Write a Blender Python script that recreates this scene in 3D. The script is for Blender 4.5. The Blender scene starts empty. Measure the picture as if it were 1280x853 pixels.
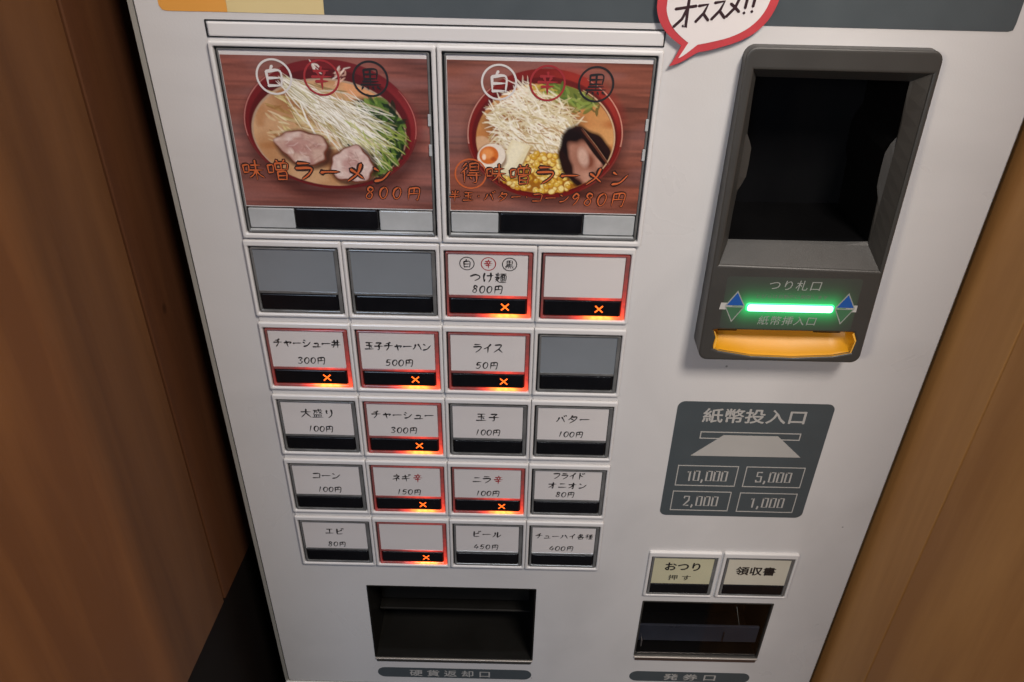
import bpy, bmesh, math, random
import numpy as np
from mathutils import Vector, Matrix
from mathutils.geometry import tessellate_polygon
R = math.radians
random.seed(5)
rng = np.random.default_rng(11)
sc = bpy.context.scene
C = sc.collection

# ------------------------------------------------------------------ camera, world, lamps, exposure
Z0 = 1550.0                                   # height (mm) of the lens above the floor
cam_d = bpy.data.cameras.new('camera'); cam = bpy.data.objects.new('camera', cam_d); C.objects.link(cam)
cam.location = (0, -0.4586, Z0/1000)
cam.rotation_euler = (Matrix.Rotation(R(90-34.1), 3, 'X') @ Matrix.Rotation(R(1.3), 3, 'Z')).to_euler()
cam_d.sensor_width = 36; cam_d.lens = 28.4; cam_d.clip_start = 0.01; cam_d.clip_end = 50
sc.camera = cam
w = bpy.data.worlds.new('World'); sc.world = w; w.use_nodes = True
bg = w.node_tree.nodes['Background']; bg.inputs[0].default_value = (0.60, 0.72, 1.0, 1); bg.inputs[1].default_value = 0.10
def area_lamp(name, loc, target, size, power, col, size_y=None):
    d = bpy.data.lights.new(name, 'AREA'); d.energy = power; d.color = col
    d.shape = 'RECTANGLE'; d.size = size; d.size_y = size_y or size
    o = bpy.data.objects.new(name, d); C.objects.link(o); o.location = loc
    o.rotation_euler = (Vector(target)-Vector(loc)).to_track_quat('-Z', 'Y').to_euler()
    return o
area_lamp('ceiling_lamp', (0.34, -0.72, 2.18), (0.14, 0, 1.38), 0.24, 12.8, (1.0, 0.90, 0.81))
area_lamp('cool_fill', (-0.55, -2.3, 1.95), (0.1, 0, 1.2), 0.35, 9.5, (0.62, 0.77, 1.0), 0.9)  # added cool fill for a bluish sheen on the face, not a window
area_lamp('added_side_light', (0.95, -0.535, 1.25), (-0.24, -0.15, 1.15), 0.022, 5.2, (1.0, 0.74, 0.44))  # added unseen light; right wall's front edge cuts its beam on the left wall
area_lamp('bevel_highlight_light', (-0.02, -0.13, 2.42), (-0.02, -0.05, 1.4), 0.62, 2.6, (0.86, 0.93, 1.0), 0.05)  # added strip light, gives the top bevels their highlights
area_lamp('right_wall_fill', (-0.60, -0.95, 1.72), (0.297, -0.15, 0.95), 0.18, 3.8, (1.0, 0.84, 0.62))  # added warm fill aimed at the right wall to brighten it
sc.view_settings.view_transform = 'Standard'; sc.view_settings.look = 'None'
sc.view_settings.exposure = 0.0; sc.view_settings.gamma = 1.0

# ------------------------------------------------------------------ materials
def mat(name, col, rough=0.5, metal=0.0, spec=0.5, bump=0.0, bscale=400, var=0.0, vscale=30, emit=None, es=0, coat=0.0):
    m = bpy.data.materials.new(name); m.use_nodes = True; nt = m.node_tree; b = nt.nodes['Principled BSDF']
    b.inputs['Base Color'].default_value = (*col, 1); b.inputs['Roughness'].default_value = rough
    b.inputs['Metallic'].default_value = metal; b.inputs['Specular IOR Level'].default_value = spec
    b.inputs['Coat Weight'].default_value = coat
    if emit: b.inputs['Emission Color'].default_value = (*emit, 1); b.inputs['Emission Strength'].default_value = es
    tc = nt.nodes.new('ShaderNodeTexCoord')
    if var > 0:
        n = nt.nodes.new('ShaderNodeTexNoise'); n.inputs['Scale'].default_value = vscale; n.inputs['Detail'].default_value = 6
        nt.links.new(tc.outputs['Object'], n.inputs['Vector'])
        mx = nt.nodes.new('ShaderNodeMix'); mx.data_type = 'RGBA'
        mx.inputs[6].default_value = (*[c*(1-var) for c in col], 1); mx.inputs[7].default_value = (*[min(1, c*(1+var)) for c in col], 1)
        nt.links.new(n.outputs['Fac'], mx.inputs[0]); nt.links.new(mx.outputs[2], b.inputs['Base Color'])
        mr = nt.nodes.new('ShaderNodeMapRange'); mr.inputs[3].default_value = max(0.02, rough-0.12); mr.inputs[4].default_value = min(1, rough+0.12)
        nt.links.new(n.outputs['Fac'], mr.inputs[0]); nt.links.new(mr.outputs[0], b.inputs['Roughness'])
    if bump > 0:
        n2 = nt.nodes.new('ShaderNodeTexNoise'); n2.inputs['Scale'].default_value = bscale; n2.inputs['Detail'].default_value = 3
        nt.links.new(tc.outputs['Object'], n2.inputs['Vector'])
        bp = nt.nodes.new('ShaderNodeBump'); bp.inputs['Strength'].default_value = bump; bp.inputs['Distance'].default_value = 0.0005
        nt.links.new(n2.outputs['Fac'], bp.inputs['Height']); nt.links.new(bp.outputs[0], b.inputs['Normal'])
    return m
M = {}
M['paint'] = mat('white_enamel_paint', (0.62, 0.61, 0.605), 0.34, bump=0.14, bscale=900, var=0.035, vscale=6)
def worn_paint(m):
    nt = m.node_tree; b = nt.nodes['Principled BSDF']; L = nt.links
    src = b.inputs['Base Color'].links[0].from_socket; rs = b.inputs['Roughness'].links[0].from_socket
    tc = nt.nodes.new('ShaderNodeTexCoord')
    def noise(sc, det, dist=0.0, mp=None):
        n = nt.nodes.new('ShaderNodeTexNoise'); n.inputs['Scale'].default_value = sc; n.inputs['Detail'].default_value = det; n.inputs['Distortion'].default_value = dist
        v = tc.outputs['Object']
        if mp: q = nt.nodes.new('ShaderNodeMapping'); q.inputs['Scale'].default_value = mp[0]; q.inputs['Rotation'].default_value = mp[1]; L.new(v, q.inputs[0]); v = q.outputs[0]
        L.new(v, n.inputs['Vector']); return n.outputs['Fac']
    def rng_(v, a, bb, c, d): q = nt.nodes.new('ShaderNodeMapRange'); q.inputs[1].default_value = a; q.inputs[2].default_value = bb; q.inputs[3].default_value = c; q.inputs[4].default_value = d; L.new(v, q.inputs[0]); return q.outputs[0]
    def mul(a, c): q = nt.nodes.new('ShaderNodeMath'); q.operation = 'MULTIPLY'; L.new(a, q.inputs[0]); L.new(c, q.inputs[1]); return q.outputs[0]
    grime = rng_(noise(7, 5, 1.2), .45, .75, 1.0, .90)
    scr = rng_(noise(26, 2, 0.3, ((1, 1, .045), (0, R(38), 0))), .735, .75, 1.0, .80)
    scr2 = rng_(noise(30, 2, 0.2, ((1, 1, .05), (0, R(-63), 0))), .735, .75, 1.0, .84)
    vo = nt.nodes.new('ShaderNodeTexVoronoi'); vo.inputs['Scale'].default_value = 34; L.new(tc.outputs['Object'], vo.inputs['Vector'])
    speck = rng_(vo.outputs['Distance'], .022, .034, .45, 1.0)
    f = mul(mul(grime, scr), mul(scr2, speck))
    vm = nt.nodes.new('ShaderNodeVectorMath'); vm.operation = 'SCALE'; L.new(src, vm.inputs[0]); L.new(f, vm.inputs['Scale']); L.new(vm.outputs[0], b.inputs['Base Color'])
    sm = rng_(noise(11, 6, 1.5), .42, .68, .85, 1.5); L.new(mul(rs, sm), b.inputs['Roughness'])
worn_paint(M['paint'])
M['bezel'] = mat('white_bezel_plastic', (0.66, 0.65, 0.645), 0.20, bump=0.05, bscale=600, var=0.03, vscale=20)
M['rim'] = mat('grey_rim_metal', (0.40, 0.39, 0.35), 0.4, metal=0.3, var=0.1)
M['side'] = mat('cabinet_side_paint', (0.30, 0.29, 0.28), 0.5, var=0.05)
M['gap'] = mat('black_rubber', (0.012, 0.012, 0.013), 0.7)
M['slate'] = mat('slate_grey_print', (0.066, 0.080, 0.088), 0.42, bump=0.1, bscale=1500, var=0.08, vscale=60)
M['orange_print'] = mat('orange_print', (0.72, 0.33, 0.06), 0.45, bump=0.1, bscale=1500, var=0.05)
M['yellow_print'] = mat('pale_yellow_print', (0.66, 0.53, 0.26), 0.45, bump=0.1, bscale=1500, var=0.05)
M['housing'] = mat('grey_housing_plastic', (0.042, 0.040, 0.0365), 0.42, bump=0.2, bscale=2200, var=0.06, vscale=40)
M['blackin'] = mat('black_plastic', (0.002, 0.002, 0.0024), 0.6, spec=0.15, var=0.2)
M['strip'] = mat('black_display_strip', (0.006, 0.006, 0.0075), 0.22, spec=0.4, var=0.3, vscale=80)
M['brownin'] = mat('dark_tray_plastic', (0.008, 0.0075, 0.0065), 0.42, spec=0.35, var=0.3, vscale=20)
M['paper'] = mat('white_paper', (0.69, 0.66, 0.65), 0.7, var=0.03, vscale=40)
M['paper_cream'] = mat('cream_paper', (0.62, 0.59, 0.49), 0.7, var=0.05, vscale=60)
M['paper_yellow'] = mat('yellowed_paper', (0.57, 0.545, 0.37), 0.7, var=0.06, vscale=60)
M['greycard'] = mat('blank_grey_panel', (0.215, 0.238, 0.262), 0.22, var=0.22, vscale=14)
M['clear'] = mat('clear_acrylic_edge', (0.13, 0.132, 0.132), 0.15, var=0.75, vscale=70, coat=0.5)
M['frost'] = mat('frosted_acrylic', (0.42, 0.44, 0.45), 0.22, var=0.38, vscale=45, coat=0.5)
M['ink'] = mat('black_brush_ink', (0.014, 0.012, 0.013), 0.6, var=0.2)
M['redink'] = mat('red_brush_ink', (0.36, 0.025, 0.03), 0.6, var=0.1)
M['whiteink'] = mat('white_ink', (0.72, 0.68, 0.66), 0.6, var=0.05)
M['orangeink'] = mat('orange_ink', (0.60, 0.13, 0.035), 0.55, var=0.1)
M['darkink'] = mat('dark_outline_ink', (0.035, 0.012, 0.008), 0.6, var=0.1)
M['greyprint'] = mat('light_grey_print', (0.42, 0.41, 0.39), 0.55, var=0.08)
M['dimprint'] = mat('dim_grey_print', (0.26, 0.27, 0.25), 0.55, var=0.1)
M['faint'] = mat('faint_grey_print', (0.13, 0.13, 0.12), 0.55, var=0.1)
M['blueprint'] = mat('blue_triangle_print', (0.012, 0.075, 0.30), 0.45, var=0.1)
M['greenprint'] = mat('green_triangle_print', (0.05, 0.14, 0.07), 0.45, var=0.1)
M['bubble'] = mat('white_card_paper', (0.70, 0.665, 0.655), 0.6, var=0.03, vscale=50)
M['bubblered'] = mat('red_marker', (0.50, 0.050, 0.060), 0.5, var=0.16, vscale=70)
M['marker'] = mat('black_marker_ink', (0.03, 0.010, 0.013), 0.5, var=0.1)
M['tray_yellow'] = mat('yellow_orange_plastic', (0.64, 0.30, 0.008), 0.42, bump=0.1, bscale=300, var=0.12, vscale=40)
M['lip'] = mat('metal_lip', (0.46, 0.42, 0.38), 0.35, metal=0.5, var=0.1)
M['lip_dark'] = mat('brown_metal_lip', (0.12, 0.08, 0.065), 0.35, metal=0.4, var=0.1)
M['bluegrey'] = mat('blue_grey_reflection', (0.060, 0.068, 0.090), 0.3, var=0.5, vscale=30)
M['floor'] = mat('dark_floor', (0.03, 0.024, 0.02), 0.6, var=0.3, vscale=4)
M['darkwall'] = mat('dark_brown_base_wall', (0.007, 0.0045, 0.0035), 0.7, spec=0.15, var=0.3, vscale=6)
M['cross'] = mat('orange_led', (0.9, 0.2, 0.02), 0.4, emit=(1.0, 0.10, 0.01), es=2.1)
M['led_core'] = mat('green_led_core', (0.3, 0.9, 0.5), 0.4, emit=(0.42, 1.0, 0.66), es=4.2)
M['led_edge'] = mat('green_led_edge', (0.1, 0.7, 0.3), 0.4, emit=(0.02, 0.9, 0.20), es=1.3)

def clear_sheet():
    m = bpy.data.materials.new('clear_cover'); m.use_nodes = True; nt = m.node_tree; nt.nodes.clear()
    o = nt.nodes.new('ShaderNodeOutputMaterial'); t = nt.nodes.new('ShaderNodeBsdfTransparent'); g = nt.nodes.new('ShaderNodeBsdfGlossy')
    g.inputs['Roughness'].default_value = 0.08; t.inputs[0].default_value = (0.97, 0.97, 0.97, 1)
    f = nt.nodes.new('ShaderNodeFresnel'); f.inputs[0].default_value = 1.45; mx = nt.nodes.new('ShaderNodeMixShader')
    n = nt.nodes.new('ShaderNodeTexNoise'); n.inputs['Scale'].default_value = 18; tc = nt.nodes.new('ShaderNodeTexCoord')
    bp = nt.nodes.new('ShaderNodeBump'); bp.inputs['Strength'].default_value = 0.15; bp.inputs['Distance'].default_value = 0.002
    nt.links.new(tc.outputs['Object'], n.inputs['Vector']); nt.links.new(n.outputs['Fac'], bp.inputs['Height']); nt.links.new(bp.outputs[0], g.inputs['Normal'])
    ge = nt.nodes.new('ShaderNodeNewGeometry'); mm = nt.nodes.new('ShaderNodeMix'); mm.inputs[3].default_value = 0.0
    nt.links.new(ge.outputs['Backfacing'], mm.inputs[0]); nt.links.new(f.outputs[0], mm.inputs[2])
    nt.links.new(mm.outputs[0], mx.inputs[0]); nt.links.new(t.outputs[0], mx.inputs[1]); nt.links.new(g.outputs[0], mx.inputs[2]); nt.links.new(mx.outputs[0], o.inputs[0])
    return m
M['sheet'] = clear_sheet()
def smoke_sheet():
    m = bpy.data.materials.new('smoked_acrylic'); m.use_nodes = True; nt = m.node_tree; nt.nodes.clear()
    o = nt.nodes.new('ShaderNodeOutputMaterial'); t = nt.nodes.new('ShaderNodeBsdfTransparent'); g = nt.nodes.new('ShaderNodeBsdfGlossy')
    g.inputs['Roughness'].default_value = 0.06; t.inputs[0].default_value = (0.62, 0.62, 0.64, 1)
    f = nt.nodes.new('ShaderNodeFresnel'); f.inputs[0].default_value = 1.5; mx = nt.nodes.new('ShaderNodeMixShader')
    ge = nt.nodes.new('ShaderNodeNewGeometry'); mm = nt.nodes.new('ShaderNodeMix'); mm.inputs[3].default_value = 0.0
    nt.links.new(ge.outputs['Backfacing'], mm.inputs[0]); nt.links.new(f.outputs[0], mm.inputs[2])
    nt.links.new(mm.outputs[0], mx.inputs[0]); nt.links.new(t.outputs[0], mx.inputs[1]); nt.links.new(g.outputs[0], mx.inputs[2]); nt.links.new(mx.outputs[0], o.inputs[0])
    return m
M['smoke'] = smoke_sheet()
def attr_mat(name, rough, emission):
    m = bpy.data.materials.new(name); m.use_nodes = True; nt = m.node_tree; b = nt.nodes['Principled BSDF']
    a = nt.nodes.new('ShaderNodeAttribute'); a.attribute_name = 'Col'
    b.inputs['Roughness'].default_value = rough
    if emission:
        b.inputs['Base Color'].default_value = (0.10, 0.075, 0.072, 1); b.inputs['Coat Weight'].default_value = 0.5
        n = nt.nodes.new('ShaderNodeTexNoise'); n.inputs['Scale'].default_value = 260; n.inputs['Detail'].default_value = 3
        tc = nt.nodes.new('ShaderNodeTexCoord'); nt.links.new(tc.outputs['Object'], n.inputs['Vector'])
        mr = nt.nodes.new('ShaderNodeMapRange'); mr.inputs[1].default_value = 0.3; mr.inputs[2].default_value = 0.7; mr.inputs[3].default_value = 0.7; mr.inputs[4].default_value = 1.25
        nt.links.new(n.outputs['Fac'], mr.inputs[0])
        nt.links.new(a.outputs['Color'], b.inputs['Emission Color']); nt.links.new(mr.outputs[0], b.inputs['Emission Strength'])
    else:
        n = nt.nodes.new('ShaderNodeTexNoise'); n.inputs['Scale'].default_value = 600
        tc = nt.nodes.new('ShaderNodeTexCoord'); nt.links.new(tc.outputs['Object'], n.inputs['Vector'])
        mr = nt.nodes.new('ShaderNodeMapRange'); mr.inputs[3].default_value = 0.85; mr.inputs[4].default_value = 1.12
        nt.links.new(n.outputs['Fac'], mr.inputs[0])
        vm = nt.nodes.new('ShaderNodeVectorMath'); vm.operation = 'SCALE'
        nt.links.new(a.outputs['Color'], vm.inputs[0]); nt.links.new(mr.outputs[0], vm.inputs['Scale']); nt.links.new(vm.outputs[0], b.inputs['Base Color'])
    return m
M['photo'] = attr_mat('printed_photo', 0.42, False)
M['glow'] = attr_mat('lit_acrylic_edge', 0.2, True)

def wood(name, ca, cb, seed, scale=(14, 14, 1.2), rough=0.5):
    m = bpy.data.materials.new(name); m.use_nodes = True; nt = m.node_tree; b = nt.nodes['Principled BSDF']
    tc = nt.nodes.new('ShaderNodeTexCoord'); mp = nt.nodes.new('ShaderNodeMapping'); mp.inputs['Scale'].default_value = scale; mp.inputs['Location'].default_value = (seed, seed*1.7, seed*.6)
    nt.links.new(tc.outputs['Object'], mp.inputs[0])
    n = nt.nodes.new('ShaderNodeTexNoise'); n.inputs['Scale'].default_value = 2.2; n.inputs['Detail'].default_value = 7; n.inputs['Distortion'].default_value = 0.6
    n2 = nt.nodes.new('ShaderNodeTexNoise'); n2.inputs['Scale'].default_value = 22; n2.inputs['Detail'].default_value = 5
    nt.links.new(mp.outputs[0], n.inputs['Vector']); nt.links.new(mp.outputs[0], n2.inputs['Vector'])
    ad = nt.nodes.new('ShaderNodeMath'); ad.operation = 'MULTIPLY_ADD'; ad.inputs[1].default_value = 0.13
    nt.links.new(n2.outputs['Fac'], ad.inputs[0]); nt.links.new(n.outputs['Fac'], ad.inputs[2])
    cr = nt.nodes.new('ShaderNodeValToRGB'); cr.color_ramp.elements[0].position = 0.48; cr.color_ramp.elements[1].position = 0.80
    cr.color_ramp.elements[0].color = (*ca, 1); cr.color_ramp.elements[1].color = (*cb, 1)
    nt.links.new(ad.outputs[0], cr.inputs[0])
    # small knots
    v = nt.nodes.new('ShaderNodeTexVoronoi'); v.inputs['Scale'].default_value = 5.5; v.inputs['Randomness'].default_value = 1
    mp2 = nt.nodes.new('ShaderNodeMapping'); mp2.inputs['Scale'].default_value = (1.6, 1.6, 1); mp2.inputs['Location'].default_value = (seed, 2*seed, seed)
    nt.links.new(tc.outputs['Object'], mp2.inputs[0]); nt.links.new(mp2.outputs[0], v.inputs['Vector'])
    kr = nt.nodes.new('ShaderNodeMapRange'); kr.inputs[1].default_value = 0.015; kr.inputs[2].default_value = 0.035; kr.inputs[3].default_value = 0.35; kr.inputs[4].default_value = 1.0
    nt.links.new(v.outputs['Distance'], kr.inputs[0])
    vm = nt.nodes.new('ShaderNodeVectorMath'); vm.operation = 'SCALE'
    nt.links.new(cr.outputs[0], vm.inputs[0]); nt.links.new(kr.outputs[0], vm.inputs['Scale']); nt.links.new(vm.outputs[0], b.inputs['Base Color'])
    bp = nt.nodes.new('ShaderNodeBump'); bp.inputs['Strength'].default_value = 0.12; bp.inputs['Distance'].default_value = 0.0006
    nt.links.new(n2.outputs['Fac'], bp.inputs['Height']); nt.links.new(bp.outputs[0], b.inputs['Normal'])
    b.inputs['Roughness'].default_value = rough; b.inputs['Specular IOR Level'].default_value = 0.25
    return m
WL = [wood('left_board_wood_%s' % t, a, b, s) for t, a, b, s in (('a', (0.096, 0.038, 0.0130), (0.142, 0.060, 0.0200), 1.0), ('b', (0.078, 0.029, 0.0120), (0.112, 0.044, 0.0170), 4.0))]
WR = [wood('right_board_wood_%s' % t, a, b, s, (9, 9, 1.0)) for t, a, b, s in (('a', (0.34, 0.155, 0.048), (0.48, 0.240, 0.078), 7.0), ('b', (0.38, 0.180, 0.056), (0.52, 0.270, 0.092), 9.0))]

# ------------------------------------------------------------------ helpers: machine units are mm, (x, z, h): x right, z up from lens height, h proud of the face
def W(x, z, h): return Vector((x/1000, -h/1000, (z+Z0)/1000))
def wl(o):
    v = Vector(o.location)
    while o.parent: o = o.parent; v += o.location
    return v
def make(name, verts, faces, m, parent=None, label=None, smooth=False, cols=None, share=None):
    """verts: world-space Vectors. The origin goes to the middle of the mesh."""
    n = len(verts); cx = sum((v for v in verts), Vector())/n
    me = bpy.data.meshes.new(name); me.from_pydata([v-cx for v in verts], [], faces); me.materials.append(m)
    if smooth: me.polygons.foreach_set('use_smooth', [True]*len(me.polygons))
    me.update()
    o = bpy.data.objects.new(name, me); C.objects.link(o)
    o.location = cx - (wl(parent) if parent else Vector())
    if parent: o.parent = parent
    if label: o['label'] = label
    return o
def empty(name, loc, label=None, cat=None, group=None):
    o = bpy.data.objects.new(name, None); C.objects.link(o); o.location = loc; o.empty_display_size = 0.05
    if label: o['label'] = label
    if cat: o['category'] = cat
    if group: o['group'] = group
    return o
class MB:
    def __init__(s): s.v = []; s.f = []
    def add(s, vs, fs):
        k = len(s.v); s.v += vs; s.f += [tuple(i+k for i in f) for f in fs]
    def loft(s, loops, cap0=False, cap1=True):
        """loops of (x,z,h), each running counter-clockwise seen from the front"""
        n = len(loops[0]); vs = [W(*p) for L in loops for p in L]; fs = []
        for a in range(len(loops)-1):
            for i in range(n):
                j = (i+1) % n; fs.append((a*n+i, a*n+j, (a+1)*n+j, (a+1)*n+i))
        if cap0: fs.append(tuple(range(n))[::-1])
        if cap1: fs.append(tuple((len(loops)-1)*n+i for i in range(n)))
        s.add(vs, fs)
    def poly(s, pts, h0, h1):
        """solid flat shape (any simple outline)"""
        n = len(pts)
        ar = sum(pts[i][0]*pts[(i+1) % n][1]-pts[(i+1) % n][0]*pts[i][1] for i in range(n))
        if ar < 0: pts = pts[::-1]
        tris = tessellate_polygon([[Vector((x, z, 0)) for x, z in pts]])
        fs = []
        for t in tris:
            a, b, c = (Vector((*pts[i], 0)) for i in t)
            if (b-a).cross(c-a).z < 0: t = t[::-1]
            fs.append(tuple(t))
        vs = [W(x, z, h1) for x, z in pts]
        if h0 is not None:
            vs += [W(x, z, h0) for x, z in pts]
            for i in range(n):
                j = (i+1) % n; fs.append((n+i, n+j, j, i))
        s.add(vs, fs)
    def build(s, name, m, parent=None, label=None, smooth=False): return make(name, s.v, s.f, m, parent, label, smooth)
def rr(x0, x1, z0, z1, r=2.0, n=4):
    """rounded rectangle outline, counter-clockwise from the front; z0 < z1"""
    pts = []
    for cx, cz, a0 in ((x1-r, z1-r, 0), (x0+r, z1-r, 90), (x0+r, z0+r, 180), (x1-r, z0+r, 270)):
        for i in range(n+1):
            a = R(a0+90*i/n); pts.append((cx+r*math.cos(a), cz+r*math.sin(a)))
    return pts
def L3(p, h): return [(x, z, h) for x, z in p]
def slab(mb, x0, x1, z0, z1, h0, h1, r=1.0, b=0.5):
    mb.loft([L3(rr(x0, x1, z0, z1, r), h0), L3(rr(x0, x1, z0, z1, r), h1-b), L3(rr(x0+b*.3, x1-b*.3, z0+b*.3, z1-b*.3, r), h1-b*.3), L3(rr(x0+b, x1-b, z0+b, z1-b, r), h1)])
def ring(mb, O, I, h0, h1, ro=1.0, ri=1.0, b=0.6, hin=None):
    """frame between two rectangles with rounded front edges"""
    hin = h0 if hin is None else hin
    o = lambda d, h: L3(rr(O[0]+d, O[1]-d, O[2]+d, O[3]-d, ro), h)
    i = lambda d, h: L3(rr(I[0]-d, I[1]+d, I[2]-d, I[3]+d, ri), h)
    mb.loft([o(0, h0), o(0, h1-b), o(b*.3, h1-b*.3), o(b, h1), i(b, h1), i(b*.3, h1-b*.3), i(0, h1-b), i(0, hin)], cap1=False)
def cavity(mb, x0, x1, z0, z1, h0, depth, r=1.5):
    mb.loft([L3(rr(x0, x1, z0, z1, r), h0), L3(rr(x0+1, x1-1, z0+1, z1-1, r), h0-depth)])
def wbox(mb, a, b):
    """box given by two world corners (m)"""
    x0, y0, z0 = a; x1, y1, z1 = b
    vs = [Vector(p) for p in ((x0, y0, z0), (x1, y0, z0), (x1, y1, z0), (x0, y1, z0), (x0, y0, z1), (x1, y0, z1), (x1, y1, z1), (x0, y1, z1))]
    mb.add(vs, [(0, 3, 2, 1), (4, 5, 6, 7), (0, 1, 5, 4), (1, 2, 6, 5), (2, 3, 7, 6), (3, 0, 4, 7)])
def plate(name, outer, holes, h0, h1, m, parent, bev=0.6, hfun=None, label=None):
    """sheet with holes, rounded edges (2D curve, filled and converted to a mesh)"""
    cu = bpy.data.curves.new(name, 'CURVE'); cu.dimensions = '2D'; cu.fill_mode = 'BOTH'
    for pts in [outer]+holes:
        s = cu.splines.new('POLY'); s.points.add(len(pts)-1); s.use_cyclic_u = True
        for p, (x, z) in zip(s.points, pts): p.co = (x, z, 0, 1)
    cu.extrude = (h1-h0)/2-bev; cu.bevel_depth = bev; cu.bevel_resolution = 2; cu.offset = -bev
    t = bpy.data.objects.new('t', cu); C.objects.link(t)
    dg = bpy.context.evaluated_depsgraph_get(); me = bpy.data.meshes.new_from_object(t.evaluated_get(dg))
    vs = []
    for v in me.vertices:
        x, z, h = v.co; hh = h+(h0+h1)/2
        if hfun: hh = hfun(x, z, (hh-h0)/(h1-h0))
        vs.append(W(x, z, hh))
    fs = [tuple(p.vertices) for p in me.polygons]
    bpy.data.objects.remove(t); bpy.data.curves.remove(cu); bpy.data.meshes.remove(me)
    return make(name, vs, fs, m, parent, label)

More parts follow.
